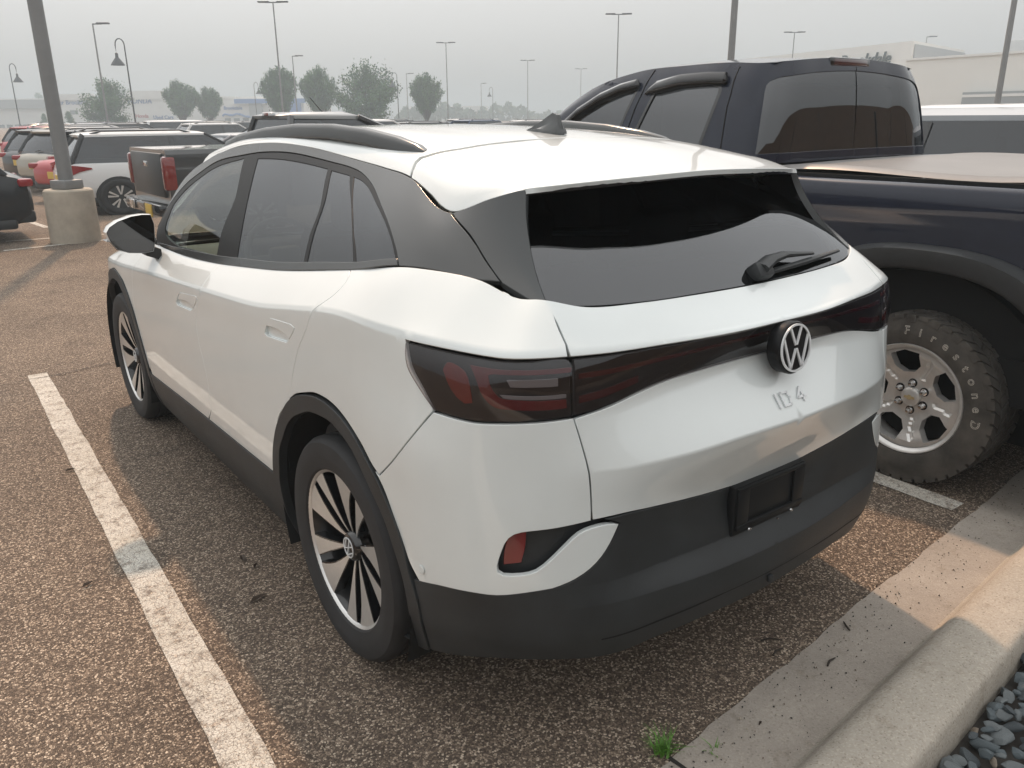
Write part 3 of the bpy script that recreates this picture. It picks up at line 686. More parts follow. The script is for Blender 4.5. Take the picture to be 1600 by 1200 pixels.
MB().add([(lc[0] * t + e[0], lc[1] * t + e[1], z) for z in (0, hA - .3) for t, e in ((.02, (-.12, 0)), (1.02, (-.12, 0)), (1.02, (-.02, 0)), (.02, (-.02, 0)))], [(0, 3, 2, 1), (4, 5, 6, 7), (0, 1, 5, 4), (1, 2, 6, 5), (2, 3, 7, 6), (3, 0, 4, 7)]).build('side_cladding', M_WB2, BT)
a, b_ = np.array(at_px(1405, 76)), np.array(at_px(1720, 62)); wl = np.linalg.norm(b_ - a)
BL = thing('low_building', 'long low cream building along the right edge behind the silver car', 'building', (a[0], a[1], 0), math.atan2(b_[1] - a[1], b_[0] - a[0])); hl = z_px(1412, 96, 76)
MB().box((wl / 2, 10, hl / 2), (wl, 20, hl)).build('wall', mat('cream_wall', (.80, .79, .745), .8, var=.03, vscale=.4), BL)
MB().box((wl / 2, .1, hl + .06), (wl, .5, .18)).build('coping', M_WB, BL)
MB().rbox((wl * .36, 14, hl + .9), (6.5, 6, 1.9), .05).build('plant_screen', M_WB2, BL)
MB().tube([(wl * .47, 8, hl), (wl * .47, 8, hl + .7), (wl * .62, 8, hl + .7)], .3, 12).build('roof_duct', M_WB2, BL)
MB().box((wl * .62, -.45, 2.75), (wl * .5, .5, 1.0)).build('lower_canopy', M_STORE2, BL)
MB().box((wl * .62, -.72, 2.95), (wl * .5, .06, .22)).build('canopy_band', M_WB, BL)
# low brown screen wall behind the photographer (seen mirrored in the pickup's rear window)
SW = thing('screen_wall', 'brown screen wall behind the planting bed, seen only in reflections', 'wall', (2.0, -13.5, 0), RAD(4))
MB().box((0, 0, 2.1), (110, .2, 4.2)).build('wall', mat('brown_screen', (.11, .085, .066), .9, var=.15, vscale=2), SW)
for k in range(19): MB().box((-54 + 6 * k, .16, 1.55), (.10, .10, 4.3)).build('post', M_POLED, SW)
# ------------------------------------------------------------------ hazy air
M_HAZE = bpy.data.materials.new('haze'); M_HAZE.use_nodes = True; n = M_HAZE.node_tree; n.nodes.clear()
o = n.nodes.new('ShaderNodeOutputMaterial'); pv = n.nodes.new('ShaderNodeVolumePrincipled'); pv.inputs['Color'].default_value = (.54, .65, .73, 1); pv.inputs['Density'].default_value = .0038; pv.inputs['Anisotropy'].default_value = .2
n.links.new(pv.outputs[0], o.inputs['Volume'])
hz = MB().box((0, 0, 6.5), (1440, 1440, 15.0)).build('haze', M_HAZE, None, 0); tag(hz, kind='stuff')
# ------------------------------------------------------------------ materials of vehicles
M_WHITE = mat('white_paint', (.725, .765, .76), .30, coat=1.0, rvar=.05, var=.015, vscale=7, bump=.02, bscale=1400)
M_SATIN = mat('satin_grey_trim', (.070, .075, .077), .16, spec=.42)
M_CLAD = mat('black_cladding', (.023, .026, .028), .52, var=.32, vscale=4.5, bump=.28, bscale=700, rvar=.12)
M_GLOSS = mat('gloss_black', (.008, .008, .009), .06, coat=.6)
M_RUB = mat('rubber', (.022, .022, .023), .72, var=.3, vscale=12, rvar=.08)
M_DARK = mat('dark_cavity', (.006, .006, .006), .9)
M_GL_DARK = glass_mat('privacy_glass', (.06, .066, .066), ior=1.62)
M_GL_TINT = glass_mat('window_glass', (.74, .82, .76), ior=1.5)
M_GL_REAR = glass_mat('rear_glass', (.07, .075, .078), ior=1.72)
M_LAMP = mat('smoked_lamp', (.012, .010, .011), .05, coat=1.0)
M_LAMPB = mat('lamp_backing', (.020, .018, .018), .35, var=.2, vscale=30)
M_REDF = mat('faint_red_strip', (.075, .006, .008), .2, coat=.5)
M_LENS = glass_mat('lamp_lens', (.66, .62, .62), ior=1.45)
M_RED = mat('red_lens', (.15, .009, .012), .12, coat=1.0, var=.15, vscale=40)
M_REDB = mat('bright_red_lens', (.19, .016, .012), .14, coat=1.0, var=.12, vscale=40)
M_REFL = mat('reflector_red', (.17, .012, .014), .22, coat=.6)
M_CHROME = mat('chrome', (.72, .73, .74), .12, metal=1.0)
M_MACH = mat('machined_alloy', (.72, .715, .70), .30, metal=.7, var=.05, vscale=30)
M_EMBL = mat('emblem_white', (.75, .77, .78), .25)
M_SEAT = mat('seat_fabric', (.10, .10, .10), .8)
M_LIGHTSEAT = mat('light_cabin_trim', (.45, .45, .42), .7)
M_LAMPGREY = mat('lamp_inner_grey', (.30, .31, .32), .2, coat=1.0)

# ------------------------------------------------------------------ wheels
def lathe_tyre(R, rim, hw, groove=True):
    p = [(.8 * hw, rim - .01), (hw * .93, rim + .004), (hw, rim + (R - rim) * .35), (hw * 1.01, rim + (R - rim) * .55), (hw * .97, rim + (R - rim) * .82), (hw * .90, R - .010), (hw * .78, R - .002)]
    if groove:
        for x in (.50, .17): p += [(hw * (x + .07), R), (hw * (x + .06), R - .008), (hw * (x - .06), R - .008), (hw * (x - .07), R)]
    q = [(-h, r) for h, r in p[::-1]]
    return p + q
def make_wheel(parent, R, rim, hw, style, loc, flip):
    """outer side is -x; parts: wheel > tyre, spoke..., hub_cap"""
    w = MB().lathe([(-hw * .80, rim), (-hw * .84, rim + .004), (-hw * .86, rim - .002), (-hw * .80, rim - .010), (-hw * .2, rim - .03), (hw * .6, rim - .025), (hw * .8, rim)], 64, 'x')
    w.lathe([(-.012, .02), (-.012, rim - .07), (.012, rim - .07), (.012, .02)], 40, 'x')          # brake disc
    w.lathe([(.02, .01), (.02, rim - .03)], 40, 'x')
    o = w.build('wheel', M_WDARK if style != 'steel' else M_RUB, parent, 40); o.location = loc; o.rotation_euler = (0, 0, math.pi if flip else 0)
    MB().lathe(lathe_tyre(R, rim, hw), 96, 'x').build('tyre', M_RUB, o, 30)
    return o
M_WDARK = mat('wheel_dark', (.012, .012, .013), .35, metal=.0, coat=.5)
def polar(r, a): return (r * math.cos(a), r * math.sin(a))
def make_ev_wheel(parent, loc, flip, rz0=0.0, mesh_cache={}):
    R, rim, hw = .369, .262, .118
    if 'w' not in mesh_cache:
        w = MB().lathe([(-hw * .78, rim + .002), (-hw * .86, rim + .006), (-hw * .88, rim), (-hw * .80, rim - .009), (-hw * .35, rim - .022), (hw * .6, rim - .03), (hw * .8, rim)], 80, 'x')
        w.lathe([(-.005, .02), (-.005, .165), (.02, .165), (.02, .02)], 40, 'x'); w.lathe([(.03, .01), (.03, rim - .02)], 40, 'x')
        mesh_cache['w'] = w.mesh('wheel', M_WDARK, 40)
        mesh_cache['t'] = MB().lathe(lathe_tyre(R, rim, hw), 110, 'x').mesh('tyre', M_RUB, 30)
        # dark spoke bodies and machined faces
        body, face = MB(), MB()
        def blade(k, h0, h1, r0, r1, a0, a1, sk, b, f):
            A = 2 * math.pi * k / 5
            N = 7; L, Rr = [], []
            for i in range(N):
                t = i / (N - 1); r = r0 + (r1 - r0) * t
                mid = A + sk * t ** 1.4; wd = (a0 * (1 - t) + a1 * t ** 1.25)
                L.append((r, mid - wd)); Rr.append((r, mid + wd))
            def X(r): return -.062 - .034 * ((r - r0) / (r1 - r0)) ** .8
            ring = [(X(r), *polar(r, a)) for r, a in L] + [(X(r), *polar(r, a)) for r, a in Rr[::-1]]
            top = np.array(ring); bot = top + np.array((.035, 0, 0)); n = len(ring)
            b.add(np.concatenate([top, bot]), [(i, (i + 1) % n, n + (i + 1) % n, n + i) for i in range(n)] + [tuple((i, i + 1, n - 2 - i, n - 1 - i)) for i in range(N - 1)])
            ins = []
            for side, q in ((L, 1), (Rr, -1)):
                ins.append([(X(r) - .0012, *polar(r, a + q * min(.004 / r, .3 * abs(Rr[j][1] - L[j][1])))) for j, (r, a) in enumerate(side)])
            V = np.array(ins[0] + ins[1]); f.add(V, [(i, i + 1, N + i + 1, N + i) for i in range(N - 1)])
        mesh_cache['spokes'] = []
        for k in range(5):
            for (a0, a1, sk) in ((.14, .25, .12), (.12, .16, .02)):
                b, f = MB(), MB()
                blade(k + (0 if sk > .1 else .46), 0, 0, .045, .259, a0, a1, sk, b, f)
                mesh_cache['spokes'].append((b.mesh('spoke', M_GLOSS, 30), f.mesh('spoke_face', M_MACH, 60)))
        # black web sheets between the blades, set back
        mesh_cache['ring'] = MB().lathe([(-hw * .875, rim + .004), (-hw * .885, rim), (-hw * .83, rim - .010), (-hw * .80, rim - .012)], 80, 'x').mesh('rim_edge', M_MACH, 40)
        mesh_cache['web'] = MB().lathe([(-.030, .04), (-.052, .16), (-.055, .12)], 5, 'x').mesh('web', M_GLOSS, 30)
        mesh_cache['cap'] = MB().lathe([(-.058, .052), (-.076, .046), (-.080, .040), (-.082, .0005)], 40, 'x').mesh('hub_cap', M_GLOSS, 40)
        mesh_cache['emb'] = vw_emblem(.034, .003).mesh('hub_emblem', M_EMBL, 0)
    o = link('wheel', mesh_cache['w'], parent); o.location = loc; o.rotation_euler = (rz0, 0, math.pi if flip else 0)
    link('tyre', mesh_cache['t'], o)
    for b, f in mesh_cache['spokes']:
        link('spoke', b, o); link('spoke_face', f, o)
    link('rim_edge', mesh_cache['ring'], o); link('hub_cap', mesh_cache['cap'], o)
    e = link('hub_emblem', mesh_cache['emb'], o); e.location = (-.0825, 0, 0); e.rotation_euler = (0, 0, -math.pi / 2)
    e.rotation_euler = (RAD(90), RAD(25), RAD(-90))
    return o
def vw_emblem(r, t):
    """ring with V over W, lying in local x (right) / y (up), facing +z"""
    m = MB(); n = 64
    rg = []
    for (rr, z) in ((r, 0), (r, t), (r * .915, t), (r * .915, 0)): rg.append((z, rr))
    m.lathe(rg, n, 'z', close=True)
    def stroke(p, w):
        (x0, y0), (x1, y1) = p; d = np.array((x1 - x0, y1 - y0)); d = d / np.linalg.norm(d); q = np.array((-d[1], d[0])) * w / 2
        a, b = np.array((x0, y0)), np.array((x1, y1))
        m.prism([a + q, a - q, b - q, b + q], (0, 0, 0), (r, 0, 0), (0, r, 0), (0, 0, 1), 0, t)
    w = .10
    for s in (1, -1):
        stroke(((s * .36, .86), (s * .035, .13)), w)             # V
        stroke(((s * .80, .46), (s * .37, -.82)), w)             # W outer
        stroke(((s * .37, -.82), (s * .03, -.03)), w)            # W inner
    return m

# ------------------------------------------------------------------ the white electric crossover
def ip(y,t):
    t=sorted(t);a=np.array(t);return [float(np.interp(y,a[:,0],a[:,k])) for k in range(1,a.shape[1])]
SY=[3.1,2.75,2.4,2.05,1.7,1.3,.9,.5,.2,-.1]
ZC=[(3.3,.86),(3.1,.885),(2.75,.91),(2.356,.936),(1.69,.982),(1.186,1.016),(.591,1.052),(.347,1.087),(.04,1.133),(-.175,1.160)]
BELT=[(3.3,.80,.90),(3.1,.80,.945),(2.75,.80,1.01),(2.4,.80,1.06),(2.17,.80,1.08),(1.9,.80,1.066),(1.226,.80,1.103),(.583,.80,1.166),(0,.80,1.248),(-.297,.795,1.301)]
def side_rows():
    rows=[]
    def sd(fx,fz): return [(fx(y),y,fz(y)) for y in SY]
    nose=lambda y:-.03*max(0,(y-2.75)/.35)**1.5 if y>2.75 else 0.0
    zc=lambda y:ip(y,ZC)[0]
    F=lambda y0,y1,y2,z:[(0,y0,z),(.5,y1,z),(.79,y2,z)]
    bow=lambda y:.006*np.cos((y-1.2)/1.9*1.5)
    K=[[( .868,-.36,.235),(.857,-.56,.295),(.778,-.735,.345),(.58,-.862,.34),(.4,-.893,.342),(.2,-.908,.34),(0,-.915,.338)],
       [(.898,-.36,.36),(.887,-.56,.40),(.803,-.758,.42),(.6,-.888,.43),(.4,-.925,.43),(.2,-.945,.43),(0,-.952,.43)],
       [(.910,-.37,.50),(.895,-.57,.51),(.808,-.768,.515),(.61,-.892,.52),(.4,-.932,.515),(.2,-.952,.51),(0,-.958,.51)],
       [(.914,-.37,.60),(.899,-.575,.595),(.808,-.772,.585),(.61,-.882,.575),(.4,-.898,.57),(.2,-.912,.57),(0,-.917,.57)],
       [(.917,-.37,.74),(.902,-.58,.75),(.803,-.772,.758),(.6,-.88,.755),(.4,-.90,.735),(.2,-.902,.715),(0,-.902,.705)],
       [(.917,-.37,.88),(.902,-.58,.895),(.797,-.767,.885),(.6,-.882,.875),(.4,-.943,.882),(.2,-.98,.897),(0,-.993,.90)],
       [(.904,-.38,1.03),(.886,-.58,1.01),(.788,-.765,1.0),(.6,-.842,1.005),(.4,-.862,1.025),(.2,-.872,1.043),(0,-.876,1.05)],
       [(.897,-.38,1.155),(.868,-.585,1.160),(.772,-.758,1.152),(.58,-.832,1.147),(.4,-.868,1.147),(.2,-.904,1.15),(0,-.916,1.153)],
       [(.891,-.38,1.174),(.860,-.578,1.176),(.762,-.747,1.167),(.575,-.822,1.160),(.4,-.855,1.158),(.2,-.885,1.158),(0,-.90,1.16)],
       [(.787,-.36,1.304),(.725,-.55,1.296),(.662,-.675,1.258),(.54,-.742,1.234),(.38,-.77,1.228),(.19,-.785,1.226),(0,-.79,1.225)]]
    S=[sd(lambda y:.845+nose(y),lambda y:.19),
       sd(lambda y:.885+nose(y)+bow(y),lambda y:.31),
       sd(lambda y:.903+nose(y)+bow(y),lambda y:.45),
       sd(lambda y:.909+nose(y)+bow(y),lambda y:.58),
       sd(lambda y:.909+nose(y)+bow(y),lambda y:.72),
       sd(lambda y:.906+nose(y)+bow(y),lambda y:.72+.62*(zc(y)-.13-.72)+.02),
       sd(lambda y:.902+nose(y)+bow(y),lambda y:zc(y)-.10),
       sd(lambda y:.897+nose(y)+bow(y),lambda y:zc(y)),
       sd(lambda y:.890+nose(y)+bow(y),lambda y:zc(y)+.014),
       sd(lambda y:ip(y,BELT)[0]+nose(y)*1.5,lambda y:ip(y,BELT)[1])]
    FR=[F(3.50,3.44,3.28,.22),F(3.56,3.50,3.32,.33),F(3.60,3.53,3.34,.45),F(3.615,3.54,3.345,.58),F(3.615,3.54,3.345,.68),F(3.60,3.525,3.33,.75),F(3.58,3.50,3.31,.80),F(3.55,3.47,3.29,.84),F(3.53,3.45,3.28,.855),F(3.45,3.38,3.22,.90)]
    KK=[]
    for i,k in enumerate(K):
        x,y,z=k[2];w=1.0 if 1<=i<=6 else .55
        KK.append(k[:2]+[(x+.018*w,y+.026*w,z),(x-.028*w,y-.017*w,z)]+k[3:])
    net=[f+a+b for f,a,b in zip(FR,S,KK)]
    return net
LN=np.array(side_rows());LN[...,0]*=-1
NC=LN.shape[1]
cre=np.zeros(LN.shape[:2])
cr_side=[0,0,0,0,0,0,0,.9,.9,0]
for r in (7,8): cre[r,:]=.75
cre[7,13:]=1;cre[8,13:]=.9
cre[5,17:]=.85;cre[5,15:17]=.3
cre[2,15:]=.8;cre[3,15:]=.8;cre[2,15]=.5;cre[3,15]=.5
cre[6,15:]=.7
LOW=Patch(LN,cre,'u1')
G9=[(.80,2.2,1.08),(.80,2.0,1.07),(.80,1.7,1.077),(.80,1.3,1.098),(.80,.9,1.134),(.80,.5,1.177),(.80,.2,1.22),(.80,-.06,1.258),(.795,-.27,1.297),(.752,-.46,1.302),(.703,-.60,1.284),(.634,-.712,1.238)]
G12=[(.775,2.225,1.15),(.69,2.02,1.37),(.63,1.68,1.505),(.598,1.31,1.563),(.582,.94,1.577),(.579,.57,1.557),(.585,.378,1.540),(.600,.125,1.520),(.622,-.077,1.500),(.655,-.332,1.429),(.605,-.436,1.467),(.553,-.519,1.496)]
GM=[]
gh=[G9]
for f,bul in ((.33,.022),(.66,.022)):
    row=[]
    for k,(a,b) in enumerate(zip(G9,G12)):
        a=np.array(a);b=np.array(b);m=a*(1-f)+b*f
        kk=bul*min(1,max(0,(b[2]-a[2])/.4))
        if k<10: m=m+np.array([kk,0,kk*.3])
        row.append(tuple(m))
    gh.append(row)
gh[1][-1]=(.608,-.628,1.31);gh[2][-1]=(.576,-.553,1.41)
gh[1][-2]=(.676,-.535,1.338);gh[2][-2]=(.637,-.478,1.405)
gh.append(G12)
GN=np.array(gh);GN[...,0]*=-1
GH=Patch(GN)
RY=[(1.75,0),(1.45,0),(1.1,0),(.7,0),(.36,0),(.08,0),(-.12,0),(-.25,0),(-.385,0),(-.519,0)]
E12=[(.65,1.80,1.465),(.61,1.45,1.548),(.588,1.08,1.575),(.580,.7,1.566),(.585,.378,1.540),(.600,.125,1.520),(.622,-.077,1.500),(.655,-.332,1.429),(.605,-.436,1.467),(.553,-.519,1.496)]
CZ=[(0,1.88,1.56),(0,1.5,1.612),(0,1.12,1.634),(0,.7,1.636),(0,.36,1.627),(0,.08,1.613),(0,-.12,1.594),(0,-.28,1.573),(0,-.45,1.546),(0,-.62,1.52)]
rr=[]
def mixrow(fx,dz,w):
    out=[]
    for k,(c,e) in enumerate(zip(CZ,E12)):
        y=c[1]*(1-w)+e[1]*w
        out.append((e[0]*fx,y,c[2]*(1-dz)+e[2]*dz))
    return out
rr=[CZ,mixrow(.4,.05,.15),mixrow(.72,.17,.5),mixrow(.87,.36,.75),mixrow(.95,.62,.9),E12]
RN=np.array(rr)
for i in (1,2,3,4):
    f=RN[i,-1,0]/.553
    RN[i,-1]=(RN[i,-1,0],-.62+.101*f**2.2,1.52-.024*f**1.6)
RN[...,0]*=-1
RO=Patch(RN,None,'v0')

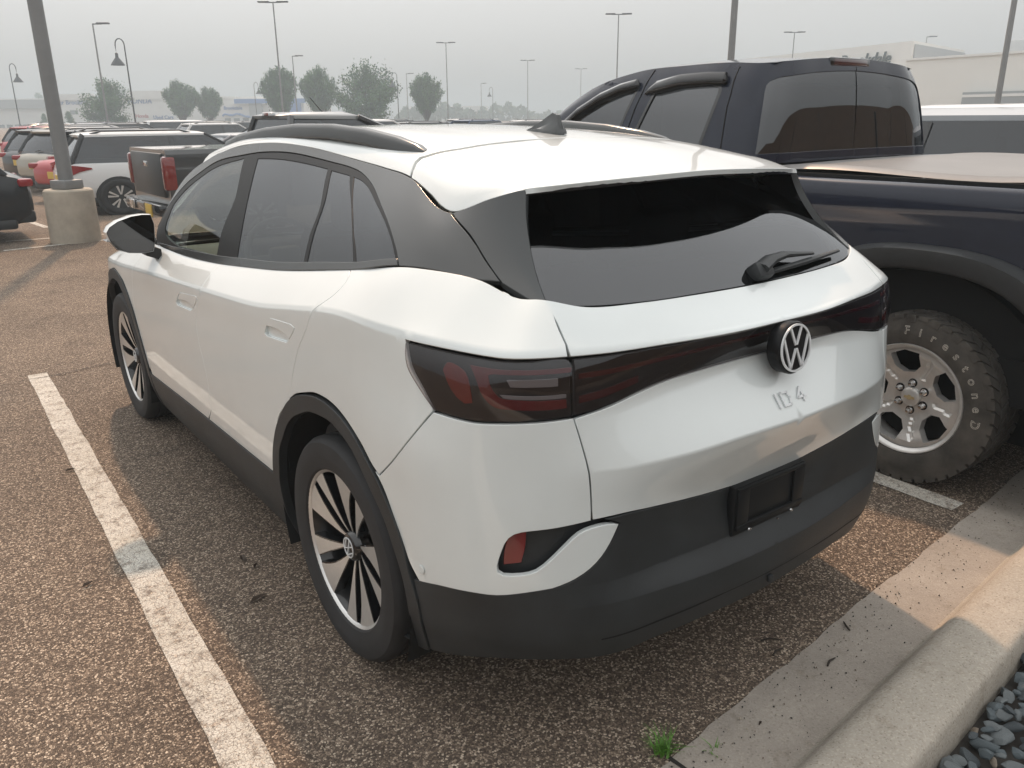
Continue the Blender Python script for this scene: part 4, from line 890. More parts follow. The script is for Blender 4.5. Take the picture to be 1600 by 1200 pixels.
UV = json.loads('''{"front_fender":[[1.9756,0.9596,1],[1.8832,0.8855,0],[1.8254,0.7743,0],[1.8023,0.6261,0],[1.8254,0.4409,0],[1.8832,0.3223,0],[1.9294,0.2371,1],[1.9178,0.2112,1],[1.9063,0.2334,0],[1.8716,0.3297,0],[1.8138,0.4298,0],[1.733,0.5483,0],[1.629,0.7114,0],[1.5135,0.7632,0],[1.3979,0.7855,0],[1.2824,0.7743,0],[1.1669,0.7447,0],[1.0629,0.5595,0],[0.9936,0.4224,0],[0.9474,0.3186,1],[0.9243,0.3297,1],[0.9011,0.5076,0],[0.8549,0.7114,1],[0.8676,0.9596,1],[1.19,0.9596,0],[1.3171,0.9596,0],[1.4672,0.9596,0],[1.6059,0.9596,0],[1.7445,0.9596,0],[1.8947,0.9596,1]],"front_door":[[1.9871,0.9596,1],[2.1142,0.9596,0],[2.2413,0.9596,0],[2.3568,0.9596,0],[2.4839,0.9596,0],[2.611,0.9596,0],[2.7265,0.9596,0],[2.9772,0.9596,1],[3.005,0.8853,0],[3.0204,0.815,0],[2.9602,0.7351,0],[2.9328,0.646,0],[2.9375,0.5621,0],[2.9777,0.4813,0],[3.0025,0.3872,0],[2.9873,0.283,1],[2.9114,0.2297,1],[2.4724,0.2149,0],[1.9409,0.1927,1],[1.9294,0.2371,1],[1.8832,0.3223,0],[1.8254,0.4409,0],[1.8023,0.6261,0],[1.8254,0.7743,0],[1.8832,0.8855,0]],"rear_door":[[2.9772,0.9596,1],[3.005,0.8853,0],[3.0204,0.815,0],[2.9602,0.7351,0],[2.9328,0.646,0],[2.9375,0.5621,0],[2.9777,0.4813,0],[3.0025,0.3872,0],[2.9873,0.283,1],[2.9229,0.2297,1],[3.3735,0.2408,0],[3.6739,0.2482,1],[3.6855,0.2853,0],[3.697,0.326,0],[3.7201,0.3705,0],[3.7548,0.4187,0],[3.7779,0.4631,0],[3.8125,0.4965,0],[3.8587,0.5224,0],[3.905,0.5446,1],[3.9556,0.6204,1],[4.0084,0.6887,0],[4.078,0.7502,0],[4.1289,0.8136,0],[4.2056,0.8701,0],[4.2269,0.9178,0],[4.1899,0.9596,1],[4.1129,0.9596,0],[3.9743,0.9596,0],[3.8241,0.9596,0],[3.6739,0.9596,0],[3.5237,0.9596,0],[3.3735,0.9596,0],[3.2233,0.9596,0],[3.0731,0.9596,0]],"rear_quarter":[[4.1899,0.9596,1],[4.2269,0.9178,0],[4.2056,0.8701,0],[4.1289,0.8136,0],[4.078,0.7502,0],[4.0084,0.6887,0],[3.9556,0.6204,1],[3.905,0.5483,1],[3.9627,0.5669,0],[4.032,0.578,0],[4.1014,0.5854,0],[4.1707,0.5854,0],[4.24,0.5817,0],[4.3093,0.5743,0],[4.3671,0.5669,0],[4.4364,0.552,0],[4.4942,0.5224,1],[4.5252,0.5087,1],[4.6866,0.6325,0],[4.7606,0.7046,1],[4.7192,0.7346,0],[4.6655,0.7653,0],[4.6451,0.8111,0],[4.6544,0.8111,0],[4.685,0.8111,0],[4.7396,0.8111,0],[4.812,0.8111,0],[4.9001,0.8111,0],[4.9987,0.8111,0],[5.0945,0.8111,1],[5.0894,0.8432,1],[5.0613,0.9016,0],[5.0283,0.9596,1],[4.8435,0.9596,1],[4.7503,0.9596,0],[4.6571,0.9596,0],[4.5639,0.9596,0],[4.4707,0.9596,0],[4.3775,0.9596,0],[4.2843,0.9596,0],[4.1911,0.9596,0],[4.0979,0.9596,0],[4.0047,0.9596,1]],"tail_lamp":[[4.6451,0.8081,0],[4.6544,0.8081,0],[4.685,0.8081,0],[4.7396,0.8081,0],[4.812,0.8081,0],[4.9001,0.8081,0],[4.9987,0.8081,0],[5.0945,0.8081,0],[5.1011,0.7671,0],[5.1037,0.7125,1],[5.0242,0.7117,0],[4.9574,0.7091,0],[4.9271,0.7078,0],[4.8772,0.7048,0],[4.7608,0.7034,1],[4.7146,0.7336,0],[4.6655,0.7653,0]],"bumper_white":[[4.5245,0.505,1],[4.687,0.63,0],[4.7611,0.701,1],[4.8775,0.7023,0],[4.9272,0.7054,0],[5.0239,0.7096,0],[5.1055,0.7101,1],[5.119,0.6671,0],[5.1301,0.6082,0],[5.1391,0.482,1],[5.0562,0.4727,0],[4.9812,0.4646,0],[4.9566,0.4515,0],[4.9433,0.4243,0],[4.9346,0.3929,0],[4.9361,0.3804,0],[4.9464,0.3737,0],[4.9829,0.3743,0],[5.0138,0.3835,0],[5.0444,0.4062,0],[5.0803,0.436,0],[5.1101,0.4572,0],[5.1416,0.4662,0],[5.1829,0.4698,0],[5.2152,0.4669,1],[5.192,0.4273,0],[5.1593,0.393,0],[5.1086,0.3646,0],[5.0323,0.3381,0],[4.9522,0.312,0],[4.8803,0.3019,0],[4.8043,0.2792,0],[4.6952,0.2448,1],[4.6559,0.2927,0],[4.6328,0.3409,0],[4.6097,0.3816,0],[4.5866,0.415,0],[4.5635,0.452,0],[4.5404,0.4817,0],[4.5057,0.5113,1]],"bumper_black":[[4.6952,0.2448,1],[4.8043,0.2792,0],[4.8803,0.3019,0],[4.9522,0.312,0],[5.0323,0.3381,0],[5.1086,0.3646,0],[5.1593,0.393,0],[5.192,0.4273,0],[5.2152,0.4669,1],[5.1735,0.4824,1],[5.2505,0.488,0],[5.324,0.488,0],[5.3975,0.488,0],[5.471,0.488,0],[5.5445,0.488,0],[5.618,0.488,0],[5.6915,0.488,0],[5.765,0.488,1],[5.765,0.0,1],[5.6772,0.0,0],[5.5895,0.0,0],[5.5017,0.0,0],[5.4139,0.0,0],[5.3262,0.0,0],[5.2384,0.0,0],[5.1506,0.0,0],[5.0628,0.0,0],[4.9751,0.0,0],[4.8873,0.0,0],[4.7995,0.0,0],[4.7118,0.0,0],[4.624,0.0,0],[4.5362,0.0,0],[4.4484,0.0,1],[4.6097,0.0,1],[4.6675,0.0,0],[4.6906,0.0519,0],[4.6906,0.1445,0],[4.6675,0.2371,1]],"pocket":[[5.1408,0.4804,1],[5.0562,0.4741,0],[4.9811,0.4674,0],[4.9541,0.4541,0],[4.9407,0.4242,0],[4.9319,0.3928,0],[4.9348,0.3775,0],[4.9465,0.3708,0],[4.983,0.3715,0],[5.0139,0.3807,0],[5.0475,0.4035,0],[5.0834,0.4345,0],[5.1134,0.4542,0],[5.1451,0.463,0],[5.1829,0.4698,1]],"reflector":[[4.9889,0.4662,1],[4.987,0.4279,0],[4.9799,0.3938,1],[4.9462,0.3893,1],[4.9471,0.4165,0],[4.9542,0.4433,0],[4.97,0.4588,0]],"light_bar":[[5.1059,0.8081,1],[5.2847,0.8081,0],[5.4766,0.8081,0],[5.5658,0.8081,0],[5.6322,0.8081,0],[5.6986,0.8081,0],[5.765,0.8081,1],[5.765,0.7167,1],[5.765,0.7167,0],[5.6234,0.7214,0],[5.5046,0.7256,0],[5.3961,0.7286,0],[5.2967,0.7238,0],[5.2048,0.7155,0],[5.1094,0.7118,1]],"tailgate_upper":[[5.0351,0.9342,1],[5.065,0.9018,0],[5.0924,0.8431,0],[5.0988,0.8111,1],[5.2859,0.8111,0],[5.4791,0.8111,0],[5.5658,0.8111,0],[5.6322,0.8111,0],[5.6986,0.8111,0],[5.765,0.8111,1],[5.765,0.9596,1],[5.6822,0.9596,0],[5.5993,0.9596,0],[5.5164,0.9596,0],[5.4336,0.9596,0],[5.3507,0.9596,0],[5.2678,0.9596,0],[5.185,0.9596,0],[5.1021,0.9596,0],[5.0193,0.9596,0],[4.9364,0.9596,0],[4.8535,0.9596,1]],"tailgate_lower":[[5.1094,0.7086,1],[5.1224,0.6667,0],[5.1332,0.6081,0],[5.1422,0.4831,1],[5.2305,0.489,0],[5.3068,0.489,0],[5.3832,0.489,0],[5.4596,0.489,0],[5.5359,0.489,0],[5.6123,0.489,0],[5.6887,0.489,0],[5.765,0.489,1],[5.765,0.7137,1],[5.765,0.7137,0],[5.6245,0.7186,0],[5.5053,0.723,0],[5.3963,0.7264,0],[5.2969,0.7218,0],[5.2049,0.7138,0]],"red_marker":[[4.7744,0.7766,1],[4.7845,0.7895,0],[4.8097,0.7879,0],[4.8326,0.7798,0],[4.8466,0.7642,0],[4.8634,0.7349,1],[4.8446,0.7313,1],[4.8199,0.7393,0],[4.7949,0.7546,0]],"red_c":[[4.8413,0.7932,1],[4.8907,0.7927,0],[5.1029,0.7932,1],[5.1028,0.7859,1],[4.901,0.7854,0],[4.8878,0.7822,1],[4.8973,0.7667,0],[4.9148,0.7536,0],[4.9341,0.7463,0],[5.0884,0.7419,1],[5.0894,0.728,1],[4.9434,0.73,0],[4.9121,0.7346,0],[4.884,0.75,0],[4.8658,0.7686,0],[4.8543,0.7806,0]],"reverse_light":[[4.9375,0.7773,1],[5.0698,0.7778,1],[5.0686,0.7655,1],[4.949,0.7664,1]],"lamp_ridge":[[4.9254,0.7532,1],[4.9549,0.7521,0],[5.0889,0.7503,1],[5.0886,0.745,1],[4.9552,0.747,0],[4.9352,0.7484,1]],"red_line":[[5.1226,0.7814,1],[5.1895,0.7814,0],[5.2565,0.7814,0],[5.3234,0.7814,0],[5.3903,0.7814,0],[5.4573,0.7814,0],[5.5242,0.7814,0],[5.5911,0.7814,0],[5.6581,0.7814,0],[5.725,0.7814,1],[5.725,0.773,1],[5.6581,0.773,0],[5.5911,0.773,0],[5.5242,0.773,0],[5.4573,0.773,0],[5.3903,0.773,0],[5.3234,0.773,0],[5.2565,0.773,0],[5.1895,0.773,0],[5.1226,0.773,1]],"red_low":[[5.1255,0.7434,1],[5.2011,0.7471,0],[5.2934,0.7548,1],[5.2951,0.7415,1],[5.2029,0.7342,0],[5.126,0.7315,1]],"side_skirt":[[1.9409,0.1927,1],[2.276,0.2075,0],[2.9229,0.2297,0],[3.3735,0.2408,0],[3.6739,0.2482,1],[3.6739,0.1704,0],[3.6739,0.1,0],[3.697,0.0296,1],[3.7086,0.0,1],[2.9692,0.0,0],[1.8716,0.0,1],[1.8832,0.0296,1],[1.9063,0.1186,0],[1.9063,0.2038,1]],"arch_rear":[[3.7086,0.0037,1],[3.6855,0.0852,0],[3.6739,0.163,0],[3.6739,0.2334,0],[3.697,0.3038,0],[3.7317,0.3705,0],[3.7779,0.4483,0],[3.8356,0.5039,0],[3.8934,0.5409,0],[3.9743,0.5669,0],[4.0552,0.578,0],[4.136,0.5817,0],[4.2169,0.578,0],[4.3093,0.5706,0],[4.3902,0.5595,0],[4.4595,0.5335,0],[4.5288,0.4854,0],[4.5866,0.4187,0],[4.6328,0.3446,0],[4.6559,0.2519,0],[4.6906,0.163,0],[4.6906,0.0778,0],[4.679,0.0,0],[4.6328,0.0,1],[4.5866,0.0,1],[4.6213,0.0259,0],[4.6328,0.0926,0],[4.6328,0.163,0],[4.6097,0.2371,0],[4.575,0.3186,0],[4.5404,0.3853,0],[4.4826,0.4483,0],[4.4249,0.4965,0],[4.3671,0.5261,0],[4.2862,0.5409,0],[4.2169,0.5483,0],[4.136,0.5483,0],[4.0667,0.5446,0],[3.9974,0.5298,0],[3.9281,0.5076,0],[3.8703,0.4705,0],[3.8241,0.4113,0],[3.7779,0.3483,0],[3.7548,0.289,0],[3.7317,0.226,0],[3.7317,0.163,0],[3.7317,0.0963,0],[3.7548,0.0259,1]],"arch_front":[[0.9127,0.0,1],[0.9011,0.063,0],[0.9127,0.1519,0],[0.9243,0.2334,0],[0.9474,0.3001,0],[0.9705,0.3705,0],[1.0051,0.4446,0],[1.0629,0.5298,0],[1.1207,0.7188,0],[1.2015,0.7558,0],[1.2824,0.7743,0],[1.3633,0.7818,0],[1.4441,0.7781,0],[1.525,0.7595,0],[1.6059,0.7225,0],[1.6868,0.6224,0],[1.7561,0.515,0],[1.8023,0.4372,0],[1.8485,0.3705,0],[1.8832,0.3001,0],[1.9063,0.2334,0],[1.9063,0.1593,0],[1.8947,0.0852,0],[1.8716,0.0037,1],[1.8254,0.0259,1],[1.8369,0.0963,0],[1.8485,0.163,0],[1.8485,0.226,0],[1.8254,0.289,0],[1.8023,0.3446,0],[1.7561,0.4038,0],[1.7099,0.4631,0],[1.6521,0.5261,0],[1.5828,0.6039,0],[1.5135,0.6891,0],[1.4441,0.7188,0],[1.3633,0.7262,0],[1.294,0.7188,0],[1.2246,0.6817,0],[1.1553,0.5261,0],[1.0975,0.4557,0],[1.0513,0.4038,0],[1.0167,0.3446,0],[0.9936,0.289,0],[0.9705,0.226,0],[0.9705,0.1593,0],[0.9705,0.0852,0],[0.982,0.0148,1]],"front_bumper":[[0.9358,0.3038,1],[0.9243,0.2371,0],[0.9127,0.1593,0],[0.9011,0.0704,0],[0.9011,0.0,1],[1.0682,0.0,1],[0.9156,0.0,0],[0.763,0.0,0],[0.6104,0.0,0],[0.4578,0.0,0],[0.3052,0.0,0],[0.1526,0.0,0],[0.0,0.0,1],[0.0,0.1799,0],[0.0,0.3099,0],[0.0,0.4398,0],[0.0,0.5698,0],[0.0,0.6997,0],[0.0,0.8297,0],[0.0,0.9596,1],[0.2494,0.9596,0],[0.4488,0.9596,0],[0.6482,0.9596,0],[0.8476,0.9596,1],[0.8549,0.7114,0],[0.9011,0.5076,0]],"front_window":[[0.2555,0.2321,1],[0.4515,0.2746,0],[0.6893,0.2995,0],[1.0067,0.3127,1],[1.085,0.1974,0],[1.0615,0.1402,0],[1.0231,0.0786,0],[1.01,0.0209,1],[0.7003,0.0237,0],[0.408,0.0288,0],[0.2223,0.0675,0],[0.1903,0.1373,0]],"rear_window":[[1.1576,0.3083,1],[1.4,0.309,0],[1.6602,0.3089,0],[1.8278,0.3063,1],[1.8949,0.1926,0],[1.8761,0.0986,0],[1.8621,0.0097,1],[1.6436,0.0133,0],[1.2516,0.0147,1],[1.2463,0.1148,0],[1.2101,0.2204,0]],"vent_window":[[1.8623,0.3045,1],[2.0329,0.3016,1],[2.1367,0.1845,0],[2.1872,0.0819,0],[2.208,0.0147,1],[1.8835,0.0096,1],[1.899,0.0988,0],[1.9148,0.2056,0]],"quarter_window":[[2.0641,0.3004,1],[2.1376,0.2925,0],[2.2207,0.2624,0],[2.34,0.1846,0],[2.4183,0.1009,0],[2.4566,0.0116,1],[2.2246,0.0145,1],[2.1957,0.082,0]],"pillar_trim":[[0.0,0.3558,1],[0.2125,0.2906,0],[0.4187,0.3019,0],[0.6566,0.3201,0],[0.9832,0.3227,0],[1.1803,0.3265,0],[1.5075,0.3298,0],[1.8112,0.3281,0],[2.0171,0.3271,0],[2.1338,0.3131,0],[2.2541,0.2663,0],[2.3837,0.1645,0],[2.4497,0.0674,0],[2.4695,0.0,1],[2.4992,0.0,1],[2.6361,0.0,0],[2.751,0.0,0],[2.8205,0.0248,1],[2.7706,0.1578,1],[2.677,0.3511,1],[2.6486,0.3558,1],[2.4753,0.3558,0],[2.3019,0.3558,0],[2.1286,0.3558,0],[1.9553,0.3558,0],[1.782,0.3558,0],[1.6087,0.3558,0],[1.4354,0.3558,0],[1.2621,0.3558,0],[1.0888,0.3558,0],[0.9155,0.3558,0],[0.7422,0.3558,0],[0.5689,0.3558,0],[0.3956,0.3558,0],[0.2223,0.3558,0],[0.049,0.3558,1]],"window_frame":[[0.0,0.3558,1],[0.2125,0.2906,0],[0.4187,0.3019,0],[0.6566,0.3201,0],[0.9832,0.3227,0],[1.1803,0.3265,0],[1.5075,0.3298,0],[1.8112,0.3281,0],[2.0171,0.3271,0],[2.1338,0.3131,0],[2.2541,0.2663,0],[2.3837,0.1645,0],[2.4497,0.0674,0],[2.4695,0.0096,1],[2.4732,0.0,1],[2.2845,0.0,0],[2.0958,0.0,0],[1.9071,0.0,0],[1.7184,0.0,0],[1.5297,0.0,0],[1.341,0.0,0],[1.1522,0.0,0],[0.9635,0.0,0],[0.7748,0.0,0],[0.5861,0.0,0],[0.3974,0.0,0],[0.2087,0.0,0],[0.02,0.0,1]],"belt_moulding":[[0.03,0.001,1],[0.2515,0.001,0],[0.4731,0.001,0],[0.6946,0.001,0],[0.9162,0.001,0],[1.1377,0.001,0],[1.3593,0.001,0],[1.5808,0.001,0],[1.8024,0.001,0],[2.0239,0.001,0],[2.2455,0.001,0],[2.467,0.001,1],[2.462,0.021,1],[2.2018,0.021,0],[1.9416,0.021,0],[1.6813,0.021,0],[1.4211,0.021,0],[1.1609,0.021,0],[0.9007,0.021,0],[0.6404,0.021,0],[0.3802,0.021,0],[0.12,0.021,1]],"tail_fin":[[2.8251,0.0252,1],[2.7742,0.1608,0],[2.6846,0.3506,1],[2.6986,0.3558,1],[2.7545,0.3558,0],[2.8104,0.3558,0],[2.8663,0.3558,0],[2.9223,0.3558,1],[2.9223,0.2846,0],[2.9223,0.2135,0],[2.9223,0.1423,0],[2.9223,0.0712,0],[2.9223,0.0,1],[2.8737,0.0032,0]],"roof":[[0.02,0.0,1],[0.02,0.1569,0],[0.02,0.3138,0],[0.02,0.4707,0],[0.02,0.6276,1],[0.2262,0.6276,0],[0.3524,0.6276,0],[0.4786,0.6276,0],[0.6048,0.6276,0],[0.731,0.6276,0],[0.8572,0.6276,0],[0.9834,0.6276,0],[1.1096,0.6276,0],[1.2358,0.6276,0],[1.362,0.6276,0],[1.4882,0.6276,0],[1.6143,0.6276,0],[1.9319,0.6252,1],[1.9154,0.6071,0],[1.8948,0.578,0],[1.8888,0.5591,0],[1.9012,0.5419,0],[1.9257,0.4219,0],[1.8877,0.2349,1],[1.8857,0.06,0],[1.8857,0.0,1]],"spoiler":[[1.8917,0.0,1],[1.8917,0.06,0],[1.9237,0.2575,0],[1.9501,0.4346,0],[1.9211,0.5475,0],[1.9105,0.5634,0],[1.9143,0.5842,0],[1.9284,0.6102,0],[1.9405,0.6276,1],[2.061,0.6203,1],[2.1576,0.6267,1],[2.1907,0.6276,1],[2.2394,0.6276,0],[2.2881,0.6276,0],[2.3369,0.6276,0],[2.3856,0.6276,0],[2.4344,0.6276,1],[2.4344,0.5705,0],[2.4344,0.5135,0],[2.4344,0.4564,0],[2.4344,0.3994,0],[2.4344,0.3423,0],[2.4344,0.2853,0],[2.4344,0.2282,0],[2.4344,0.1712,0],[2.4344,0.1141,0],[2.4344,0.0571,0],[2.4344,0.0,1]],"bumper_seam":[[5.1687,0.0962,1],[5.2968,0.0993,0],[5.4898,0.1068,0],[5.5858,0.106,0],[5.6455,0.106,0],[5.7053,0.106,0],[5.765,0.106,1],[5.765,0.1025,1],[5.7053,0.1025,0],[5.6455,0.1025,0],[5.5858,0.1025,0],[5.4929,0.0971,0],[5.2983,0.0906,0],[5.1689,0.0898,1]],"hole_f":[[2.722,0.7766,1],[2.9576,0.7822,1],[2.9716,0.769,0],[2.891,0.7146,1],[2.8513,0.7027,1],[2.6567,0.705,1],[2.6409,0.7217,0],[2.6729,0.7522,0]],"flap_f":[[2.7261,0.7742,1],[2.9572,0.7808,1],[2.967,0.7685,1],[2.9033,0.7252,1],[2.8442,0.7415,0],[2.7693,0.7448,0],[2.6781,0.7397,1]],"hole_r":[[3.784,0.7809,1],[3.9587,0.7651,1],[3.988,0.7536,0],[3.9806,0.7405,0],[3.9389,0.7114,1],[3.9102,0.6987,1],[3.7411,0.7111,1],[3.7193,0.7232,0],[3.744,0.7542,0]],"flap_r":[[3.7866,0.7787,1],[3.9559,0.7638,1],[3.9854,0.7535,0],[3.9754,0.7402,0],[3.9394,0.7145,1],[3.8991,0.7301,0],[3.8462,0.743,0],[3.7435,0.7519,1]]}''')
PATCH_OF = {'front_window': GH, 'rear_window': GH, 'vent_window': GH, 'quarter_window': GH, 'pillar_trim': GH, 'window_frame': GH, 'belt_moulding': GH, 'tail_fin': GH, 'roof': RO, 'spoiler': RO}
def panel(name, h=.03, off=0.0, ins=.0025, lip=.014, holes=(), creases=(7, 8), bulge=None):
    P = PATCH_OF.get(name, LOW); sgn = -1 if P is RO else 1
    loops = [inset_loop(catmull(UV[name], h), ins)] + [inset_loop(catmull(UV[q], .006), -g) for q, g in holes]
    return Panel(P, sgn, loops, h, off, lip, creases if P is LOW else (), bulge)
EV = thing('white_crossover', 'white electric crossover in the foreground, backed up to the kerb', 'car')
def both(name, objname, m, parent=EV, **k):
    p = panel(name, **k); r = []
    for mir in (False, True): r.append(link(objname, panels_mesh(objname, [p], m, mirror=not mir if False else mir), parent))
    return r
# panels_mesh(mirror=False) keeps x<0 (left side); mirror=True gives the right side
CR = (5, 6, 7, 8)
def central(objname, names, m, parent=EV, **k):
    return link(objname, panels_mesh(objname, [panel(n, **k) for n in names], m, both=True), parent)
both('front_fender', 'front_fender', M_WHITE, creases=(7, 8))
both('front_door', 'front_door', M_WHITE, holes=(('hole_f', .0),))
RD = both('rear_door', 'rear_door', M_WHITE, holes=(('hole_r', .0),))
both('rear_quarter', 'rear_quarter', M_WHITE)
both('bumper_white', 'bumper_corner', M_WHITE, h=.022)
central('front_bumper', ['front_bumper'], M_WHITE)
central('tailgate', ['tailgate_upper', 'tailgate_lower'], M_WHITE, h=.022, creases=(5, 7, 8))
central('rear_bumper', ['bumper_black'], M_CLAD, h=.022, creases=(2, 3))
both('side_skirt', 'side_skirt', M_CLAD, off=.004)
both('arch_rear', 'arch_trim', M_CLAD, off=.006, lip=.03)
both('arch_front', 'arch_trim', M_CLAD, off=.006, lip=.03)
central('roof', ['roof'], M_WHITE)
SPO = central('spoiler', ['spoiler'], M_WHITE)
LAMPS = both('tail_lamp', 'tail_lamp', M_LAMPB, h=.02, off=-.007)
for i, par in enumerate(LAMPS):
    for nm, on, mm, of in (('red_marker', 'marker_lens', M_REDB, .0008), ('red_c', 'light_guide', M_RED, .0008), ('reverse_light', 'reversing_lens', M_LAMPGREY, .0009), ('lamp_ridge', 'lamp_ridge', M_LAMPGREY, .0009)):
        link(on, panels_mesh(on, [panel(nm, h=.012, off=of - .006, ins=0, lip=.003)], mm, mirror=bool(i)), par)
BAR = central('light_bar', ['light_bar'], M_LAMPB, h=.02, off=-.007, creases=(6, 7))
link('light_strip', panels_mesh('light_strip', [panel('red_line', h=.012, off=-.006, ins=0, lip=.002)], M_REDF, both=True), BAR)
for i in range(2): link('lamp_insert', panels_mesh('lamp_insert', [panel('red_low', h=.012, off=-.006, ins=0, lip=.002)], M_REDF, mirror=bool(i)), BAR)
for i, par in enumerate(LAMPS): link('lamp_lens', panels_mesh('lamp_lens', [panel('tail_lamp', h=.012, off=-.001, lip=.004, creases=(), bulge=(.011, LOW.V[6], LOW.V[7]))], M_LENS, mirror=bool(i)), par)
link('bar_lens', panels_mesh('bar_lens', [panel('light_bar', h=.012, off=-.002, lip=.004, creases=(), bulge=(.008, LOW.V[6], LOW.V[7]))], M_LENS, both=True), BAR)
for i in range(2): link('bumper_seam', panels_mesh('bumper_seam', [panel('bumper_seam', h=.02, off=.0006, ins=0, lip=0)], M_DARK, mirror=bool(i)), EV)
PK = both('pocket', 'bumper_recess', M_CLAD, off=-.030, ins=-.006, lip=.004)
for i, par in enumerate(PK):
    link('reflector', panels_mesh('reflector', [panel('reflector', h=.012, off=-.020, ins=0, lip=.008)], M_REFL, mirror=bool(i)), par)
# windows
both('front_window', 'front_window', M_GL_TINT, off=-.004, lip=.003)
both('rear_window', 'rear_window', M_GL_DARK, off=-.004, lip=.003)
both('vent_window', 'vent_window', M_GL_DARK, off=-.004, lip=.003)
both('quarter_window', 'quarter_window', M_GL_DARK, off=-.004, lip=.003)
both('window_frame', 'window_frame', mat('window_frame_black', (.016, .017, .018), .42, spec=.18), off=-.002, lip=.012, holes=(('front_window', -.0), ('rear_window', 0), ('vent_window', 0), ('quarter_window', 0)))
both('pillar_trim', 'pillar_trim', M_SATIN, ins=.0022)
both('belt_moulding', 'belt_moulding', M_SATIN, off=.004, ins=0, lip=.008)
both('tail_fin', 'tail_fin', M_SATIN, ins=.0022, lip=.02)
# handles: pocket walls come from the door's turned-in edge; floor and flap here
for hole, flap in (('hole_f', 'flap_f'), ('hole_r', 'flap_r')):
    for i in range(2):
        hp = link('door_handle', panels_mesh('door_handle', [panel(hole, h=.01, off=-.011, ins=-.002, lip=0)], M_WHITE, mirror=bool(i)), EV)
        link('handle_flap', panels_mesh('handle_flap', [panel(flap, h=.01, off=.0015, ins=.0012, lip=.011)], M_WHITE, mirror=bool(i)), hp)
def grid(P, u0, u1, v0, v1, nu, nv, off, sgn=1):
    u, v = np.meshgrid(np.linspace(u0, u1, nu), np.linspace(v0, v1, nv)); u, v = u.ravel(), v.ravel()
    N = P.nrm(u, v) * sgn; X = P.ev(u, v) + N * off
    F = [(j * nu + i, j * nu + i + 1, (j + 1) * nu + i + 1, (j + 1) * nu + i) for j in range(nv - 1) for i in range(nu - 1)]
    return X, F, N
def grid_both(name, P, m, parent=EV, keep=None, sgn=1, nu=80, nv=24, off=0.0, rng_=None):
    u0, u1, v0, v1 = rng_ or (P.U[0], P.U[-1], P.V[0], P.V[-1])
    X, F, N = grid(P, u0, u1, v0, v1, nu, nv, off, sgn); V, FF = [], []
    if keep is not None: F = [f for f in F if keep(X[list(f)].mean(0))]
    for k, sg in enumerate((1, -1)):
        V.append(X * np.array((sg, 1, 1))); FF += [tuple(i + k * len(X) for i in (f if sg == 1 else f[::-1])) for f in F]
    me = raw_mesh(name, np.concatenate(V), FF, m); me.polygons.foreach_set('use_smooth', [True] * len(FF))
    return link(name, me, parent)
def not_wheel(p):
    if p[2] > 1.03 and p[1] < -.5: return False
    return not (abs(p[0]) > .55 and min(math.hypot(p[1], p[2] - .375), math.hypot(p[1] - 2.766, p[2] - .375)) < .46)
grid_both('gap_backing', LOW, M_DARK, off=-.032, keep=not_wheel, nu=110, nv=30)  # black backing added behind the panels: keeps gaps dark, stops light passing
grid_both('roof_lining', RO, M_LIGHTSEAT, off=-.03, sgn=-1, nu=24, nv=12, rng_=(RO.U[0] + .1, RO.U[-3], RO.V[0], RO.V[-1]))
# wheel wells, floor
ww = MB()
for sx in (-1, 1):
    for yw in (0, 2.766):
        n = 26; rings = []
        for x in (.905, .60):
            rings.append([(sx * x, yw + .452 * math.cos(a), .375 + .452 * math.sin(a)) for a in np.linspace(RAD(-22), RAD(202), n)])
        ww.loft(rings, cap=False, closed=False)
        ww.prism([(.455 * math.cos(a), .455 * math.sin(a)) for a in np.linspace(RAD(-22), RAD(202), n)], (sx * .60, yw, .375), (0, 1, 0), (0, 0, 1), (1, 0, 0), 0, .002)
ww.box((0, 1.42, .25), (1.16, 3.5, .05)); ww.box((0, 1.38, .215), (1.66, 1.82, .05))
ww.build('underbody', M_DARK, EV, 40)
# windscreen, bonnet
CW = [(0, 2.66, 1.045), (.38, 2.60, 1.06), (.66, 2.45, 1.085), (.775, 2.225, 1.15)]
RF = [(0, 1.88, 1.56), (.30, 1.875, 1.548), (.52, 1.85, 1.52), (.65, 1.80, 1.465)]
MID = [tuple((np.array(a) + np.array(b)) / 2 + np.array((0, .035, .045)) * (1 - (k / 3) ** 2)) for k, (a, b) in enumerate(zip(CW, RF))]
WS = Patch([[(-x, y, z) for x, y, z in r] for r in (CW, MID, RF)], None, 'u0')
grid_both('windscreen', WS, M_GL_TINT, nu=12, nv=12)
HB = [(0, 3.45, .90), (.48, 3.38, .90), (.74, 3.24, .90), (.78, 3.0, .96)]
HM = [(0, 3.05, .985), (.45, 3.0, .985), (.70, 2.9, .985), (.79, 2.72, 1.012)]
HT = [(0, 2.66, 1.04), (.38, 2.60, 1.055), (.66, 2.45, 1.078), (.79, 2.25, 1.082)]
grid_both('bonnet', Patch([[(-x, y, z) for x, y, z in r] for r in (HB, HM, HT)], None, 'u0'), M_WHITE, nu=14, nv=14)
for s in (-1, 1):
    MB().loft([[(s * x, y, z) for x, y, z in r] for r in ([(.42, 3.50, .72), (.74, 3.36, .72), (.80, 3.12, .78), (.76, 3.26, .84), (.44, 3.44, .84)], [(.42, 3.54, .72), (.76, 3.40, .72), (.83, 3.14, .78), (.79, 3.30, .84), (.44, 3.48, .84)])]).build('headlamp', M_LAMPGREY, EV)
